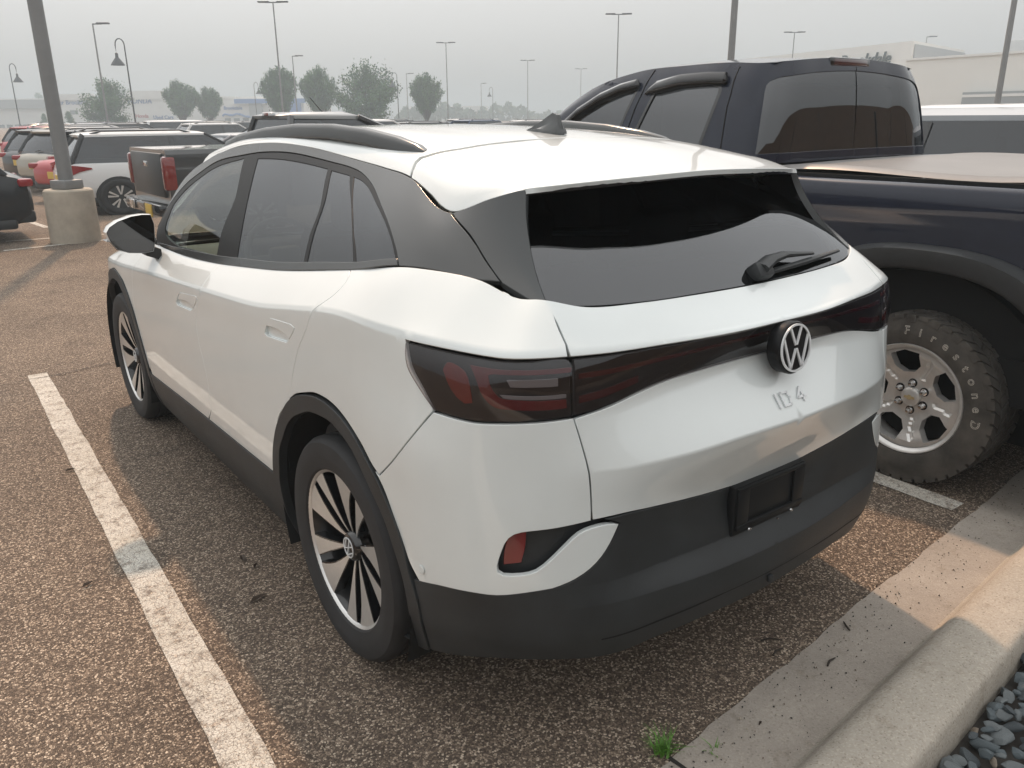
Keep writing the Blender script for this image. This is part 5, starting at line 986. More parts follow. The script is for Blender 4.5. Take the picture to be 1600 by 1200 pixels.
# tailgate window, spoiler underside, inner sides of the fins
GB = [(0, -.785, 1.226), (.19, -.780, 1.227), (.38, -.766, 1.229), (.54, -.738, 1.236), (.628, -.702, 1.243)]
GT = [(0, -.40, 1.478), (.19, -.397, 1.476), (.38, -.39, 1.470), (.50, -.375, 1.462), (.56, -.36, 1.455)]
GMM = [tuple((np.array(a) + np.array(b)) / 2 + np.array((0, -.007, .012))) for a, b in zip(GB, GT)]
RG = Patch([[(-x, y, z) for x, y, z in r] for r in (GB, GMM, GT)], None, 'u0')
def rg_keep(p): return True
gw = grid_both('tailgate_window', RG, M_GL_REAR, nu=22, nv=22)
me = gw.data
un = MB()
edge = [RO.ev([RO.U[-1]], [v])[0] for v in np.linspace(RO.V[0], RO.V[-1], 14)]
for sg in (1, -1):
    q = np.array((sg, 1, 1)); g1 = RG.ev(np.linspace(RG.U[0], RG.U[-1], 14), np.full(14, RG.V[-1]))
    low = [e + np.array((0, .004, -.018)) for e in edge]; back = [np.array((g[0], min(g[1] + .01, -.30), g[2] + .012)) for g in g1]
    un.loft([[e * q + np.array((0, .002, -.002)) for e in edge], [e * q for e in low], [b * q for b in back]], cap=False, closed=False)
un.build('spoiler_underside', M_GLOSS, EV, 30)
ke = GH.ev(np.full(10, GH.U[-1]), np.linspace(GH.V[0], GH.V[-1], 10))
for sg in (1, -1):
    q = np.array((sg, 1, 1)); ge = RG.ev(np.full(10, RG.U[-1]), np.linspace(RG.V[0], RG.V[-1], 10))
    fi = MB(); fi.loft([[k * q for k in ke], [(k + np.array((.006, .012, 0))) * q for k in ke], [(g + np.array((0, .01, .0))) * q for g in ge]], cap=False, closed=False); fi.build('fin_inner_face', M_GLOSS, EV, 40)
# window surround strip along the foot of the tailgate window is the panel gap itself; wiper
wn = np.cross((1, 0, 0), np.array(GT[0]) - np.array(GB[0])); wn /= np.linalg.norm(wn); wn = wn if wn[2] > 0 else -wn
wp = MB()
A = [np.array(p) + wn * h for p, h in (((.055, -.766, 1.240), .028), ((.12, -.745, 1.25), .034), ((.20, -.735, 1.256), .032), ((.33, -.742, 1.252), .026))]
wp.tube(A, [.026, .024, .018, .009], 10, flat=(1, .55))
wp.rbox(np.array((.07, -.763, 1.240)) + wn * .012, (.07, .055, .05), .015, R=rot('X', RAD(-35)))
wp.tube([np.array((.10, -.770, 1.236)) + wn * .012, np.array((.28, -.758, 1.243)) + wn * .014, np.array((.488, -.736, 1.255)) + wn * .010], [.010, .012, .007], 8, flat=(1, .7))
wp.build('rear_wiper', M_CLAD, EV)
# roof rails and aerial
RR = [(1.72, 1.548, .552), (1.66, 1.575, .552), (1.5, 1.605, .55), (1.2, 1.633, .545), (.9, 1.648, .54), (.6, 1.648, .536), (.35, 1.634, .532), (.15, 1.612, .529), (.04, 1.592, .527), (-.005, 1.576, .526)]
for s in (-1, 1):
    r = MB(); rings = []
    for k, (y, z, x) in enumerate(RR):
        e = min(1, min(k, len(RR) - 1 - k) / 2 + .12); w, hgt = .021 * (.55 + .45 * e), .042 * e + .006
        rings.append([(s * (x + a * w), y, z + b * hgt - .004) for a, b in ((-1, -1), (1, -1), (1.05, -.3), (.75, -.04), (.3, .04), (-.3, .04), (-.75, -.04), (-1.05, -.3))])
    r.loft(rings); r.build('roof_rail', M_SATIN, EV, 50)
af = MB(); rings = []
for t, (y, hw_, h0, h1) in enumerate(((.185, .012, 0, .006), (.15, .030, 0, .016), (.10, .034, 0, .036), (.06, .032, 0, .055), (.035, .028, 0, .066), (.012, .026, 0, .060), (.002, .022, 0, .02))):
    z0 = 1.614 + .02 * (y - .1) - .004
    rings.append([(-hw_, y, z0), (-hw_ * .92, y, z0 + min(.014, h1 * .5)), (-hw_ * .35, y, z0 + h1 * .55), (-.007, y + .008, z0 + h1), (.007, y + .008, z0 + h1), (hw_ * .35, y, z0 + h1 * .55), (hw_ * .92, y, z0 + min(.014, h1 * .5)), (hw_, y, z0)])
af.loft(rings); af.build('roof_aerial', M_SATIN, EV, 45)
# mirrors
MO = [(-1.066, 1.176), (-1.050, 1.200), (-1.010, 1.224), (-.95, 1.242), (-.90, 1.247), (-.862, 1.244), (-.852, 1.20), (-.858, 1.12), (-.872, 1.072), (-.91, 1.068), (-.98, 1.076), (-1.03, 1.096), (-1.055, 1.135)]
mc = np.mean(MO, axis=0)
for s in (1, -1):
    def mring(y, k, dz=0): return [(s * ((x - mc[0]) * k + mc[0]), y, (z - mc[1]) * k + mc[1] + dz) for x, z in MO]
    hs_ = MB().loft([mring(1.965, .93), mring(1.945, .985), mring(1.955, 1.0), mring(2.01, .99), mring(2.08, .86), mring(2.125, .60), mring(2.145, .25)]).build('wing_mirror', M_WHITE, EV, 40)
    MB().loft([mring(1.948, .955), mring(1.975, .90)]).build('mirror_glass', glass_mat('mirror_glass', (.02, .022, .025), 1.6), hs_, 40)
    MB().loft([mring(1.9465, .975), mring(1.9465, .945), mring(1.99, .93), mring(1.99, .95)], cap=False).build('mirror_bezel', M_GLOSS, hs_, 40)
    lowr = [(x, z) for x, z in MO if z < 1.13]
    MB().loft([[(s * ((x - mc[0]) * 1.012 + mc[0]), y, min((z - mc[1]) * 1.012 + mc[1], 1.135)) for x, z in MO] for y in (1.952, 2.0, 2.05)] + [[(s * ((x - mc[0]) * .8 + mc[0]), 2.10, min((z - mc[1]) * .8 + mc[1], 1.13)) for x, z in MO]]).build('mirror_shell', M_GLOSS, hs_, 40)
    MB().loft([[(s * a, b, c_) for a, b, c_ in r_] for r_ in ([(-.83, 1.98, 1.02), (-.83, 2.10, 1.02), (-.83, 2.10, 1.075), (-.83, 1.98, 1.075)], [(-.90, 1.985, 1.05), (-.90, 2.07, 1.05), (-.89, 2.07, 1.10), (-.89, 1.985, 1.10)])]).build('mirror_arm', M_CLAD, hs_, 40)
# badge, letters, plate bracket
bd = MB().lathe([(-.012, .068), (.020, .0705), (.026, .067), (.027, .0005)], 64, 'z').build('badge', mat('badge_black', (.008, .008, .009), .38, spec=.22), EV, 40)
bd.location = (0, -.925, 1.082); bd.rotation_euler = (RAD(84), 0, 0)
e = vw_emblem(.064, .004).build('emblem', M_EMBL, bd, 0); e.location = (0, 0, .0275)
lt = MB()
def bar(p0, p1, w=.0065):
    (x0, y0), (x1, y1) = p0, p1; d = np.array((x1 - x0, y1 - y0)); d = d / np.linalg.norm(d); q = np.array((-d[1], d[0])) * w / 2; ee = d * w * .45
    a, b = np.array(p0) - ee, np.array(p1) + ee
    lt.prism([a + q, a - q, b - q, b + q], (0, 0, 0), (1, 0, 0), (0, 1, 0), (0, 0, 1), 0, .004)
H = .036
bar((-.060, 0), (-.060, H)); bar((-.040, 0), (-.040, H)); bar((-.040, H), (-.016, H * .98)); bar((-.014, H * .95), (-.010, H * .55)); bar((-.010, H * .5), (-.016, 0)); bar((-.016, 0), (-.034, 0))
bar((.044, H), (.022, H * .34)); bar((.022, H * .30), (.056, H * .30)); bar((.044, H * .62), (.044, 0))
_l = lt.build('model_letters', M_EMBL, EV, 0); _l.location = (0.0, -.9665, .936); _l.rotation_euler = (RAD(52), 0, 0)
pb = MB(); pz = .640
pb.rbox((0, -.906, pz), (.318, .03, .150), .008)
M_BRK = mat('bracket_black', (.009, .010, .011), .5, spec=.3); PBO = pb.build('plate_bracket', M_BRK, EV); PBO.rotation_euler = (0, 0, 0)
fr = MB()
fr.rbox((0, -.924, pz - .048), (.300, .012, .016), .004); fr.rbox((-.125, -.923, pz + .012), (.05, .010, .11), .004); fr.rbox((.125, -.923, pz + .012), (.05, .010, .11), .004); fr.rbox((0, -.923, pz + .064), (.300, .010, .012), .004)
fr.build('bracket_frame', M_BRK, PBO)
for dx, dz, r_ in ((-.095, -.062, .0055), (.095, -.062, .0055), (.03, -.070, .003), (-.103, -.062, .003), (.087, -.062, .003)):
    MB().lathe([(0, r_), (-.004, r_ * .8), (-.005, .0005)], 10, 'y', (dx, -.930, pz + dz)).build('screw', M_CHROME, PBO)
for s in (1, -1):
    q = MB().lathe([(0, .0125), (-.001, .012), (-.0012, .0105), (.000, .0100), (.0, .0092), (-.0014, .0088), (-.0016, .0005)], 24, 'x', (0, 0, 0)).build('parking_sensor', M_WHITE, EV, 30)
    q.location = (s * -.9075, -.532, .559); q.rotation_euler = (0, 0, RAD(8) if s == 1 else math.pi - RAD(8))
tb = MB().rbox((.0, -.948, .395), (.02, .012, .022), .004).build('tow_cover', M_CLAD, EV)
# cabin
cb = MB()
cb.rbox((0, 2.12, .92), (1.40, .55, .22), .06); cb.rbox((0, 1.2, .62), (1.5, 2.9, .08), .02); cb.rbox((-.32, 1.86, 1.02), (.36, .08, .12), .03); cb.rbox((0, -.2, .9), (1.3, .7, .5), .05)
cb.build('dashboard', M_SEAT, EV)
for s in (-1, 1):
    st = MB().rbox((s * .36, 1.15, .66), (.50, .55, .18), .06).rbox((s * .36, .86, .98), (.48, .16, .60), .06, R=rot('X', RAD(14))).build('front_seat', M_SEAT, EV)
    MB().rbox((s * .36, .76, 1.345), (.26, .11, .19), .045, R=rot('X', RAD(10))).build('headrest', M_SEAT, st)
    rs = MB().rbox((s * .40, .05, .93), (.54, .16, .58), .06, R=rot('X', RAD(16))).build('rear_seat', M_SEAT, EV)
    MB().rbox((s * .42, -.06, 1.27), (.26, .10, .16), .04, R=rot('X', RAD(10))).build('headrest', M_SEAT, rs)
    MB().rbox((s * .755, 1.5, .98), (.05, .95, .18), .02).build('door_card', M_LIGHTSEAT, EV)
sw = MB(); n = 32
sw.tube([(-.36 + .185 * math.cos(a), 1.60 + .075 * math.sin(a), 1.04 + .165 * math.sin(a)) for a in np.linspace(0, 2 * math.pi, n + 1)], .016, 8, cap=False)
sw.rbox((-.36, 1.62, 1.03), (.15, .06, .11), .02); sw.rbox((-.36, 1.62, 1.04), (.34, .02, .025), .01)
sw.build('steering_wheel', M_LIGHTSEAT, EV)
for s, flip in ((-1, False), (1, True)):
    make_ev_wheel(EV, (s * .785, 0, .369), flip, RAD(17)); make_ev_wheel(EV, (s * .785, 2.766, .369), flip, RAD(50))
# ------------------------------------------------------------------ the dark blue pickup beside it
M_NAVY = mat('navy_paint', (.011, .0145, .028), .24, coat=.75, spec=.06, var=.1, vscale=7, rvar=.03)
M_FLARE = mat('flare_plastic', (.034, .036, .038), .48, var=.2, vscale=6, bump=.12, bscale=900)
M_TONN = mat('tonneau_vinyl', (.22, .212, .205), .34, var=.08, vscale=3, bump=.1, bscale=500)
M_ALLOY = mat('bright_alloy', (.70, .69, .67), .36, metal=.55, var=.10, vscale=14)
M_ATYRE = mat('dusty_tyre', (.070, .063, .055), .88, var=.55, vscale=7, rvar=.06)
M_OWL = mat('tyre_letter', (.46, .43, .38), .7, var=.2, vscale=40)
M_GL_TRUCK = glass_mat('truck_glass', (.05, .055, .06), ior=1.75)
TR = thing('dark_pickup', 'dark navy pickup truck with wide grey wheel arch flares, parked right of the white crossover', 'pickup truck', (2.82, -.38, 0))
TY = [-1.17, -1.12, -.95, -.6, -.2, .2, .7, 1.1, 1.7, 2.4, 3.1, 3.645, 4.1, 4.35]
def trow(z, hx, z1=None):
    out = []
    for y in TY:
        t = {-1.17: -.05, -1.12: -.015, 4.1: -.04, 4.35: -.12}.get(y, 0); out.append((-(hx + t), y, z if z1 is None else z + (z1 - z) * min(1, max(0, (y - .9) / .5))))
    return out
TLOW = Patch([trow(.46, .965), trow(.60, 1.0), trow(.82, 1.018), trow(.99, 1.022), trow(1.06, 1.012), trow(1.20, 1.012), trow(1.315, 1.004, 1.33), trow(1.352, .988, 1.375), trow(1.368, .958, 1.395), trow(1.366, .915, 1.40)],
             [[0] * len(TY) if r not in (3, 4) else [.6] * len(TY) for r in range(10)])
TSG = 1 if TLOW.nrm([TLOW.U[5]], [TLOW.V[3]])[0, 0] < 0 else -1
def sampler(P, sgn):
    u, v = np.meshgrid(np.linspace(P.U[0], P.U[-1], 420), np.linspace(P.V[0], P.V[-1], 160)); u, v = u.ravel(), v.ravel(); return u, v, P.ev(u, v)
def uvmap(S, pts, ax=(1, 2)):
    u, v, X = S; out = []
    for p in pts:
        i = ((X[:, ax[0]] - p[0]) ** 2 + (X[:, ax[1]] - p[1]) ** 2).argmin(); out.append((u[i], v[i], p[2] if len(p) > 2 else 1))
    return out
TS = sampler(TLOW, TSG)
def tboth(name, P, sgn, loops, m, parent=TR, **k):
    p = Panel(P, sgn, loops, **k); return [link(name, panels_mesh(name, [p], m, mirror=bool(i)), parent) for i in range(2)]
def se(a, ry, rz, e=2.5): # superellipse arc point
    c, s = math.cos(a), math.sin(a); return (ry * math.copysign(abs(c) ** (2 / e), c), rz * math.copysign(abs(s) ** (2 / e), s))
def arch(yw, ry, rz, n=22, a0=-12, a1=192): return [(yw + p[0], .40 + p[1]) for p in (se(a, ry, rz) for a in np.linspace(RAD(a0), RAD(a1), n))]
def tloop(pts, h=.04, ins=.002): return inset_loop(catmull([(u, v, 1) for u, v, _ in uvmap(TS, pts)], h), ins)
ar = arch(0, .62, .62); af_ = arch(3.645, .62, .62)
bed_side = [(-1.17, 1.366), (-1.17, .52), (-1.1, .50)] + ar[::-1][:1] + ar[::-1][1:] + [(1.10, .46), (1.10, 1.34), (1.10, 1.42)]
V1 = TLOW.V[-1]
def snap_top(loop): return loop
def quick(pts_yz, tops):
    """side outline with the top edge on the last row between two y values"""
    L = uvmap(TS, pts_yz); ys = np.interp(tops, [TLOW.P[0, k, 1] for k in range(len(TY))], TLOW.U)
    L += [(u, V1, 1) for u in np.linspace(ys[0], ys[1], 10)]
    return inset_loop(catmull(L, .045), .002)
tboth('bed_side', TLOW, TSG, [quick([(1.10, 1.25), (1.10, .46)] + arch(0, .62, .62, a0=-8, a1=188) + [(-1.1, .50), (-1.17, .55), (-1.17, 1.2)], (-1.17, 1.10))], M_NAVY, h=.045, crease_rows=(3, 4))
tboth('rear_door', TLOW, TSG, [quick([(2.05, 1.2), (2.05, .46), (1.115, .46), (1.115, 1.2)], (1.115, 2.05))], M_NAVY, h=.06)
tboth('front_door', TLOW, TSG, [quick([(3.02, 1.2), (3.0, .46), (2.06, .46), (2.06, 1.2)], (2.06, 3.02))], M_NAVY, h=.06)
tboth('front_wing', TLOW, TSG, [quick([(4.35, 1.2), (4.34, .50)] + arch(3.645, .62, .62, a0=-8, a1=188) + [(3.02, .46), (3.035, 1.2)], (3.035, 4.35))], M_NAVY, h=.06)
for s in (1, -1):
    for yw in (0, 3.645):
        rings = []
        for (k, x, dz) in ((.738, -1.008, .0), (.733, -1.045, 0), (.716, -1.070, 0), (.695, -1.080, 0), (.622, -1.078, 0), (.606, -1.066, 0), (.600, -1.03, 0), (.604, -.97, 0)):
            rings.append([(s * x, yw + p[0], .40 + p[1] * (.965 if k > .7 else 1)) for p in (se(a, k, k, 2.55) for a in np.linspace(RAD(-13), RAD(193), 40))])
        MB().loft(rings, cap=False, closed=False).build('wheel_flare', M_FLARE, TR, 50)
        w = MB().loft([[(s * x, yw + .60 * math.cos(a), .40 + .60 * math.sin(a)) for a in np.linspace(RAD(-25), RAD(205), 24)] for x in (1.0, .55)], cap=False, closed=False)
        w.prism([(.6 * math.cos(a), .6 * math.sin(a)) for a in np.linspace(RAD(-25), RAD(205), 24)], (s * .55, yw, .40), (0, 1, 0), (0, 0, 1), (1, 0, 0), 0, .004); w.build('wheel_well', M_DARK, TR)
    MB().rbox((s * .905, -.625, .44), (.27, .018, .46), .008, R=rot('X', RAD(6))).build('mud_flap', M_CLAD, TR)
    MB().rbox((s * .955, -.60, .72), (.012, .03, .02), .003).build('flap_screw', M_CHROME, TR)
# cab
CB = [(.985, 3.05, 1.40), (.985, 2.7, 1.405), (.985, 2.2, 1.41), (.985, 1.7, 1.41), (.980, 1.28, 1.41), (.935, 1.10, 1.41), (.80, 1.050, 1.41), (.40, 1.038, 1.41), (0, 1.034, 1.41)]
CT = [(.955, 2.98, 1.47), (.860, 2.48, 1.80), (.805, 2.06, 1.915), (.790, 1.68, 1.935), (.783, 1.34, 1.935), (.745, 1.175, 1.925), (.62, 1.122, 1.935), (.32, 1.106, 1.957), (0, 1.101, 1.966)]
cabn = [CB]
for f, bl in ((.3, .018), (.62, .030), (.86, .022)):
    cabn.append([tuple(np.array(a) * (1 - f) + np.array(b_) * f + (np.array((bl * (1 if k < 6 else .2), 0 if k < 5 else -bl * .6, 0)) if k > 0 else 0)) for k, (a, b_) in enumerate(zip(CB, CT))])
cabn.append(CT)
CABP = Patch([[(-x, y, z) for x, y, z in r] for r in cabn], None, 'u1'); CSG = 1 if CABP.nrm([CABP.U[3]], [CABP.V[1]])[0, 0] < 0 else -1
CS = sampler(CABP, CSG)
def cl(pts, h, ins, corner=0, ax=(1, 2)): return inset_loop(catmull([(u, v, c) for u, v, c in uvmap(CS, [(p[0], p[1], (p[2] if len(p) > 2 else corner)) for p in pts], ax)], h), ins)
rw = [(1.40, 1.445, 1), (1.345, 1.795, 0), (1.43, 1.835, 1), (1.83, 1.830, 1), (1.97, 1.445, 1)]
fw = [(2.10, 1.445, 1), (1.985, 1.825, 1), (2.12, 1.795, 0), (2.40, 1.695, 0), (2.72, 1.47, 1), (2.70, 1.445, 1)]
U_, V_ = CABP.U, CABP.V
bw = [(U_[5] + .055, V_[0] + .045, 1), (U_[5] + .045, V_[-1] * .55, 0), (U_[5] + .045, V_[-1] - .12, 0), (U_[5] + .085, V_[-1] - .092, 0), (U_[6], V_[-1] - .080, 0), (U_[7], V_[-1] - .070, 0), (U_[8], V_[-1] - .066, 1), (U_[8], V_[0] + .045, 1)]
Lr, Lf = cl(rw, .03, 0), cl(fw, .03, 0); Lb = catmull(bw, .03)
full = catmull([(U_[0], V_[0], 1), (U_[-1], V_[0], 1), (U_[-1], V_[-1], 1), (U_[0], V_[-1], 1)], .05)
# cut the cab skin at the gap lines
def ucol(y): return float(np.interp(-y, [-p[1] for p in CB], U_))
ug = [U_[0], (ucol(2.05) + ucol(1.97)) / 2, U_[-1]]
cab_l = catmull([(U_[0], V_[0], 1), (U_[8], V_[0], 1), (U_[8], V_[0] + .045, 1), (U_[7], V_[0] + .045, 1), (U_[6], V_[0] + .045, 1)] + [bw[0]] + [bw[k] for k in range(1, 7)] + [(U_[8], V_[-1], 1), (U_[0], V_[-1], 1)], .04)
tboth('cab_shell', CABP, CSG, [cab_l, inset_loop(Lr, -.004), inset_loop(Lf, -.004)], M_NAVY, h=.05, lip=.02)
tboth('side_window', CABP, CSG, [Lr], M_GL_TRUCK, h=.05, off=-.006, lip=.004); tboth('side_window', CABP, CSG, [Lf], M_GL_TRUCK, h=.05, off=-.006, lip=.004)
for L in (Lr, Lf): tboth('window_seal', CABP, CSG, [inset_loop(L, -.006), inset_loop(L, .012)], M_GLOSS, h=.05, off=.0015, lip=.006)
link('rear_window', panels_mesh('rear_window', [Panel(CABP, CSG, [Lb], h=.05, off=-.006, lip=.0)], M_GL_TRUCK, both=True), TR)
# door seams on the cab: dark grooves
def seam(pts, name='door_seam'):
    for s in (1, -1):
        X = []
        for u, v in pts:
            x = CABP.ev([u], [v])[0] + CABP.nrm([u], [v])[0] * CSG * .001; X.append((x[0] * s, x[1], x[2]))
        MB().tube(X, .0035, 6).build(name, M_DARK, TR)
def cu(y, z): 
    r = uvmap(CS, [(y, z)])[0]; return r[0], r[1]
seam([cu(2.03 - .12 * t, 1.42 + .50 * t) for t in np.linspace(0, 1, 8)]); seam([cu(1.245 + .045 * t, 1.42 + .49 * t) for t in np.linspace(0, 1, 8)])
# roof, screen, bonnet, back
RFe = [(.783, 1.34, 1.935), (.790, 1.68, 1.935), (.805, 2.06, 1.915), (.83, 2.30, 1.86)]
rows = []
BK = [CT[8], CT[7], CT[6], CT[5], CT[4]]
def rx(f): return [(-x * f, y, z) for x, y, z in BK]
ys = [(1.34, 1.0, 1.935, .783, 1.975), (1.68, 1, 1.935, .790, 1.985), (2.06, 1, 1.915, .805, 1.972), (2.40, 1, 1.835, .845, 1.90)]
rt = [[(-x, y, z) for x, y, z in BK]]
for y, _, ze, xe, zc in ys:
    rt.append([(-xe * t, y + (.10 if y > 2.3 else 0) * (1 - t ** 2), ze + (zc - ze) * (1 - t ** 2.6)) for t in (0, .41, .79, .95, 1)])
rt[1][4] = (-.783, 1.36, 1.935)
grid_both('cab_roof', Patch(rt), M_NAVY, TR, nu=14, nv=14)
w0 = [(-.83 * t, 2.44 + .10 * (1 - t * t), 1.83 + .055 * (1 - t ** 2.4)) for t in (0, .4, .8, 1)]; w1 = [(-.95 * t, 3.02 + .16 * (1 - t * t), 1.43) for t in (0, .4, .8, 1)]
grid_both('windscreen', Patch([w1, w0]), M_GL_TRUCK, TR, nu=10, nv=6)
h1_ = [(-.95 * t, 4.36 + .10 * (1 - t * t), 1.20) for t in (0, .4, .8, 1)]; h2_ = [(-.93 * t, 3.8, 1.36 + .04 * (1 - t * t)) for t in (0, .4, .8, 1)]
grid_both('bonnet', Patch([h1_, h2_, w1]), M_NAVY, TR, nu=10, nv=10)
x = MB().rbox((0, 4.40, .95), (1.80, .12, .50), .04); x.build('grille', M_CHROME, TR)
MB().rbox((0, 4.44, .60), (1.96, .20, .24), .05).build('front_bumper', M_CHROME, TR)
MB().rbox((0, -1.145, 1.05), (1.72, .05, .60), .02).build('tailgate', M_NAVY, TR)
MB().rbox((0, -1.23, .62), (1.98, .20, .20), .04).build('rear_bumper', M_CHROME, TR)
for s in (1, -1): MB().rbox((s * .925, -1.15, 1.10), (.16, .06, .42), .02).build('tail_lamp', M_RED, TR)
MB().box((0, 1.5, .55), (1.85, 5.2, .20)).box((0, -.1, .9), (1.80, 2.0, .7)).box((0, 2.1, 1.0), (1.9, 1.9, .75)).build('frame_and_floor', M_DARK, TR)
MB().rbox((0, 1.30, 1.58), (1.5, .12, .5), .06).rbox((-.45, 2.0, 1.55), (.5, .12, .5), .06).rbox((.45, 2.0, 1.55), (.5, .12, .5), .06).build('cab_seats', M_SEAT, TR)
# tonneau cover: vinyl sheet with a rolled edge
tn = Patch([[(-t * .905, y, 1.400 + .012 * (1 - t * t) - (.010 if i in (0, 4) else 0) - .018 * (t > .99)) for t in (0, .35, .7, .93, .985, 1.0)] for i, y in enumerate((-1.12, -1.08, -.1, .95, 1.02))])
grid_both('tonneau_cover', tn, M_TONN, TR, nu=24, nv=24)
for s in (1, -1): MB().box((s * .915, -.04, 1.368), (.02, 2.1, .03)).build('tonneau_rail', M_DARK, TR)
# brake light over the window
MB().rbox((-.05, 1.100, 1.940), (.34, .030, .042), .012).build('brake_light', mat('dark_red_lens', (.05, .008, .010), .1, coat=1.0), TR)
MB().rbox((-.05, 1.102, 1.940), (.40, .024, .056), .014).build('brake_light_frame', M_GLOSS, TR)
# rain visors over the side windows
for s in (1, -1):
    def visor(pts, hgt):
        rings = []
        for k, (y, z) in enumerate(pts):
            e = min(1, min(k, len(pts) - 1 - k) / 1.0 + .35); u, v = cu(y, z); X = CABP.ev([u], [v])[0]; Nn = CABP.nrm([u], [v])[0] * CSG; up = np.array((.15, 0, 1.0)); ring = []
            for a_, b_ in ((0, .50), (.6, .40), (1.0, .05), (1.1, -.35), (.9, -.5), (.1, -.5)): ring.append(X + Nn * (.004 + .036 * a_ * e) + up * hgt * b_ * e)
            rings.append([(p[0] * s, p[1], p[2]) for p in ring])
        MB().loft(rings).build('rain_visor', M_GLOSS, TR, 50)
    visor([(1.318, 1.835), (1.335, 1.845), (1.45, 1.850), (1.65, 1.845), (1.82, 1.818), (1.90, 1.79)], .072)
    visor([(1.975, 1.830), (1.99, 1.836), (2.12, 1.818), (2.28, 1.765), (2.45, 1.68), (2.62, 1.57), (2.74, 1.49)], .058)
    m_ = MB().rbox((s * 1.14, 2.72, 1.40), (.20, .10, .26), .04); m_.rbox((s * 1.02, 2.74, 1.36), (.14, .06, .06), .02); m_.build('door_mirror', M_CLAD, TR)
    MB().rbox((s * 1.022, 1.32, 1.18), (.03, .22, .035), .012).build('door_handle', M_NAVY, TR); MB().rbox((s * 1.022, 2.22, 1.18), (.03, .22, .035), .012).build('door_handle', M_NAVY, TR)
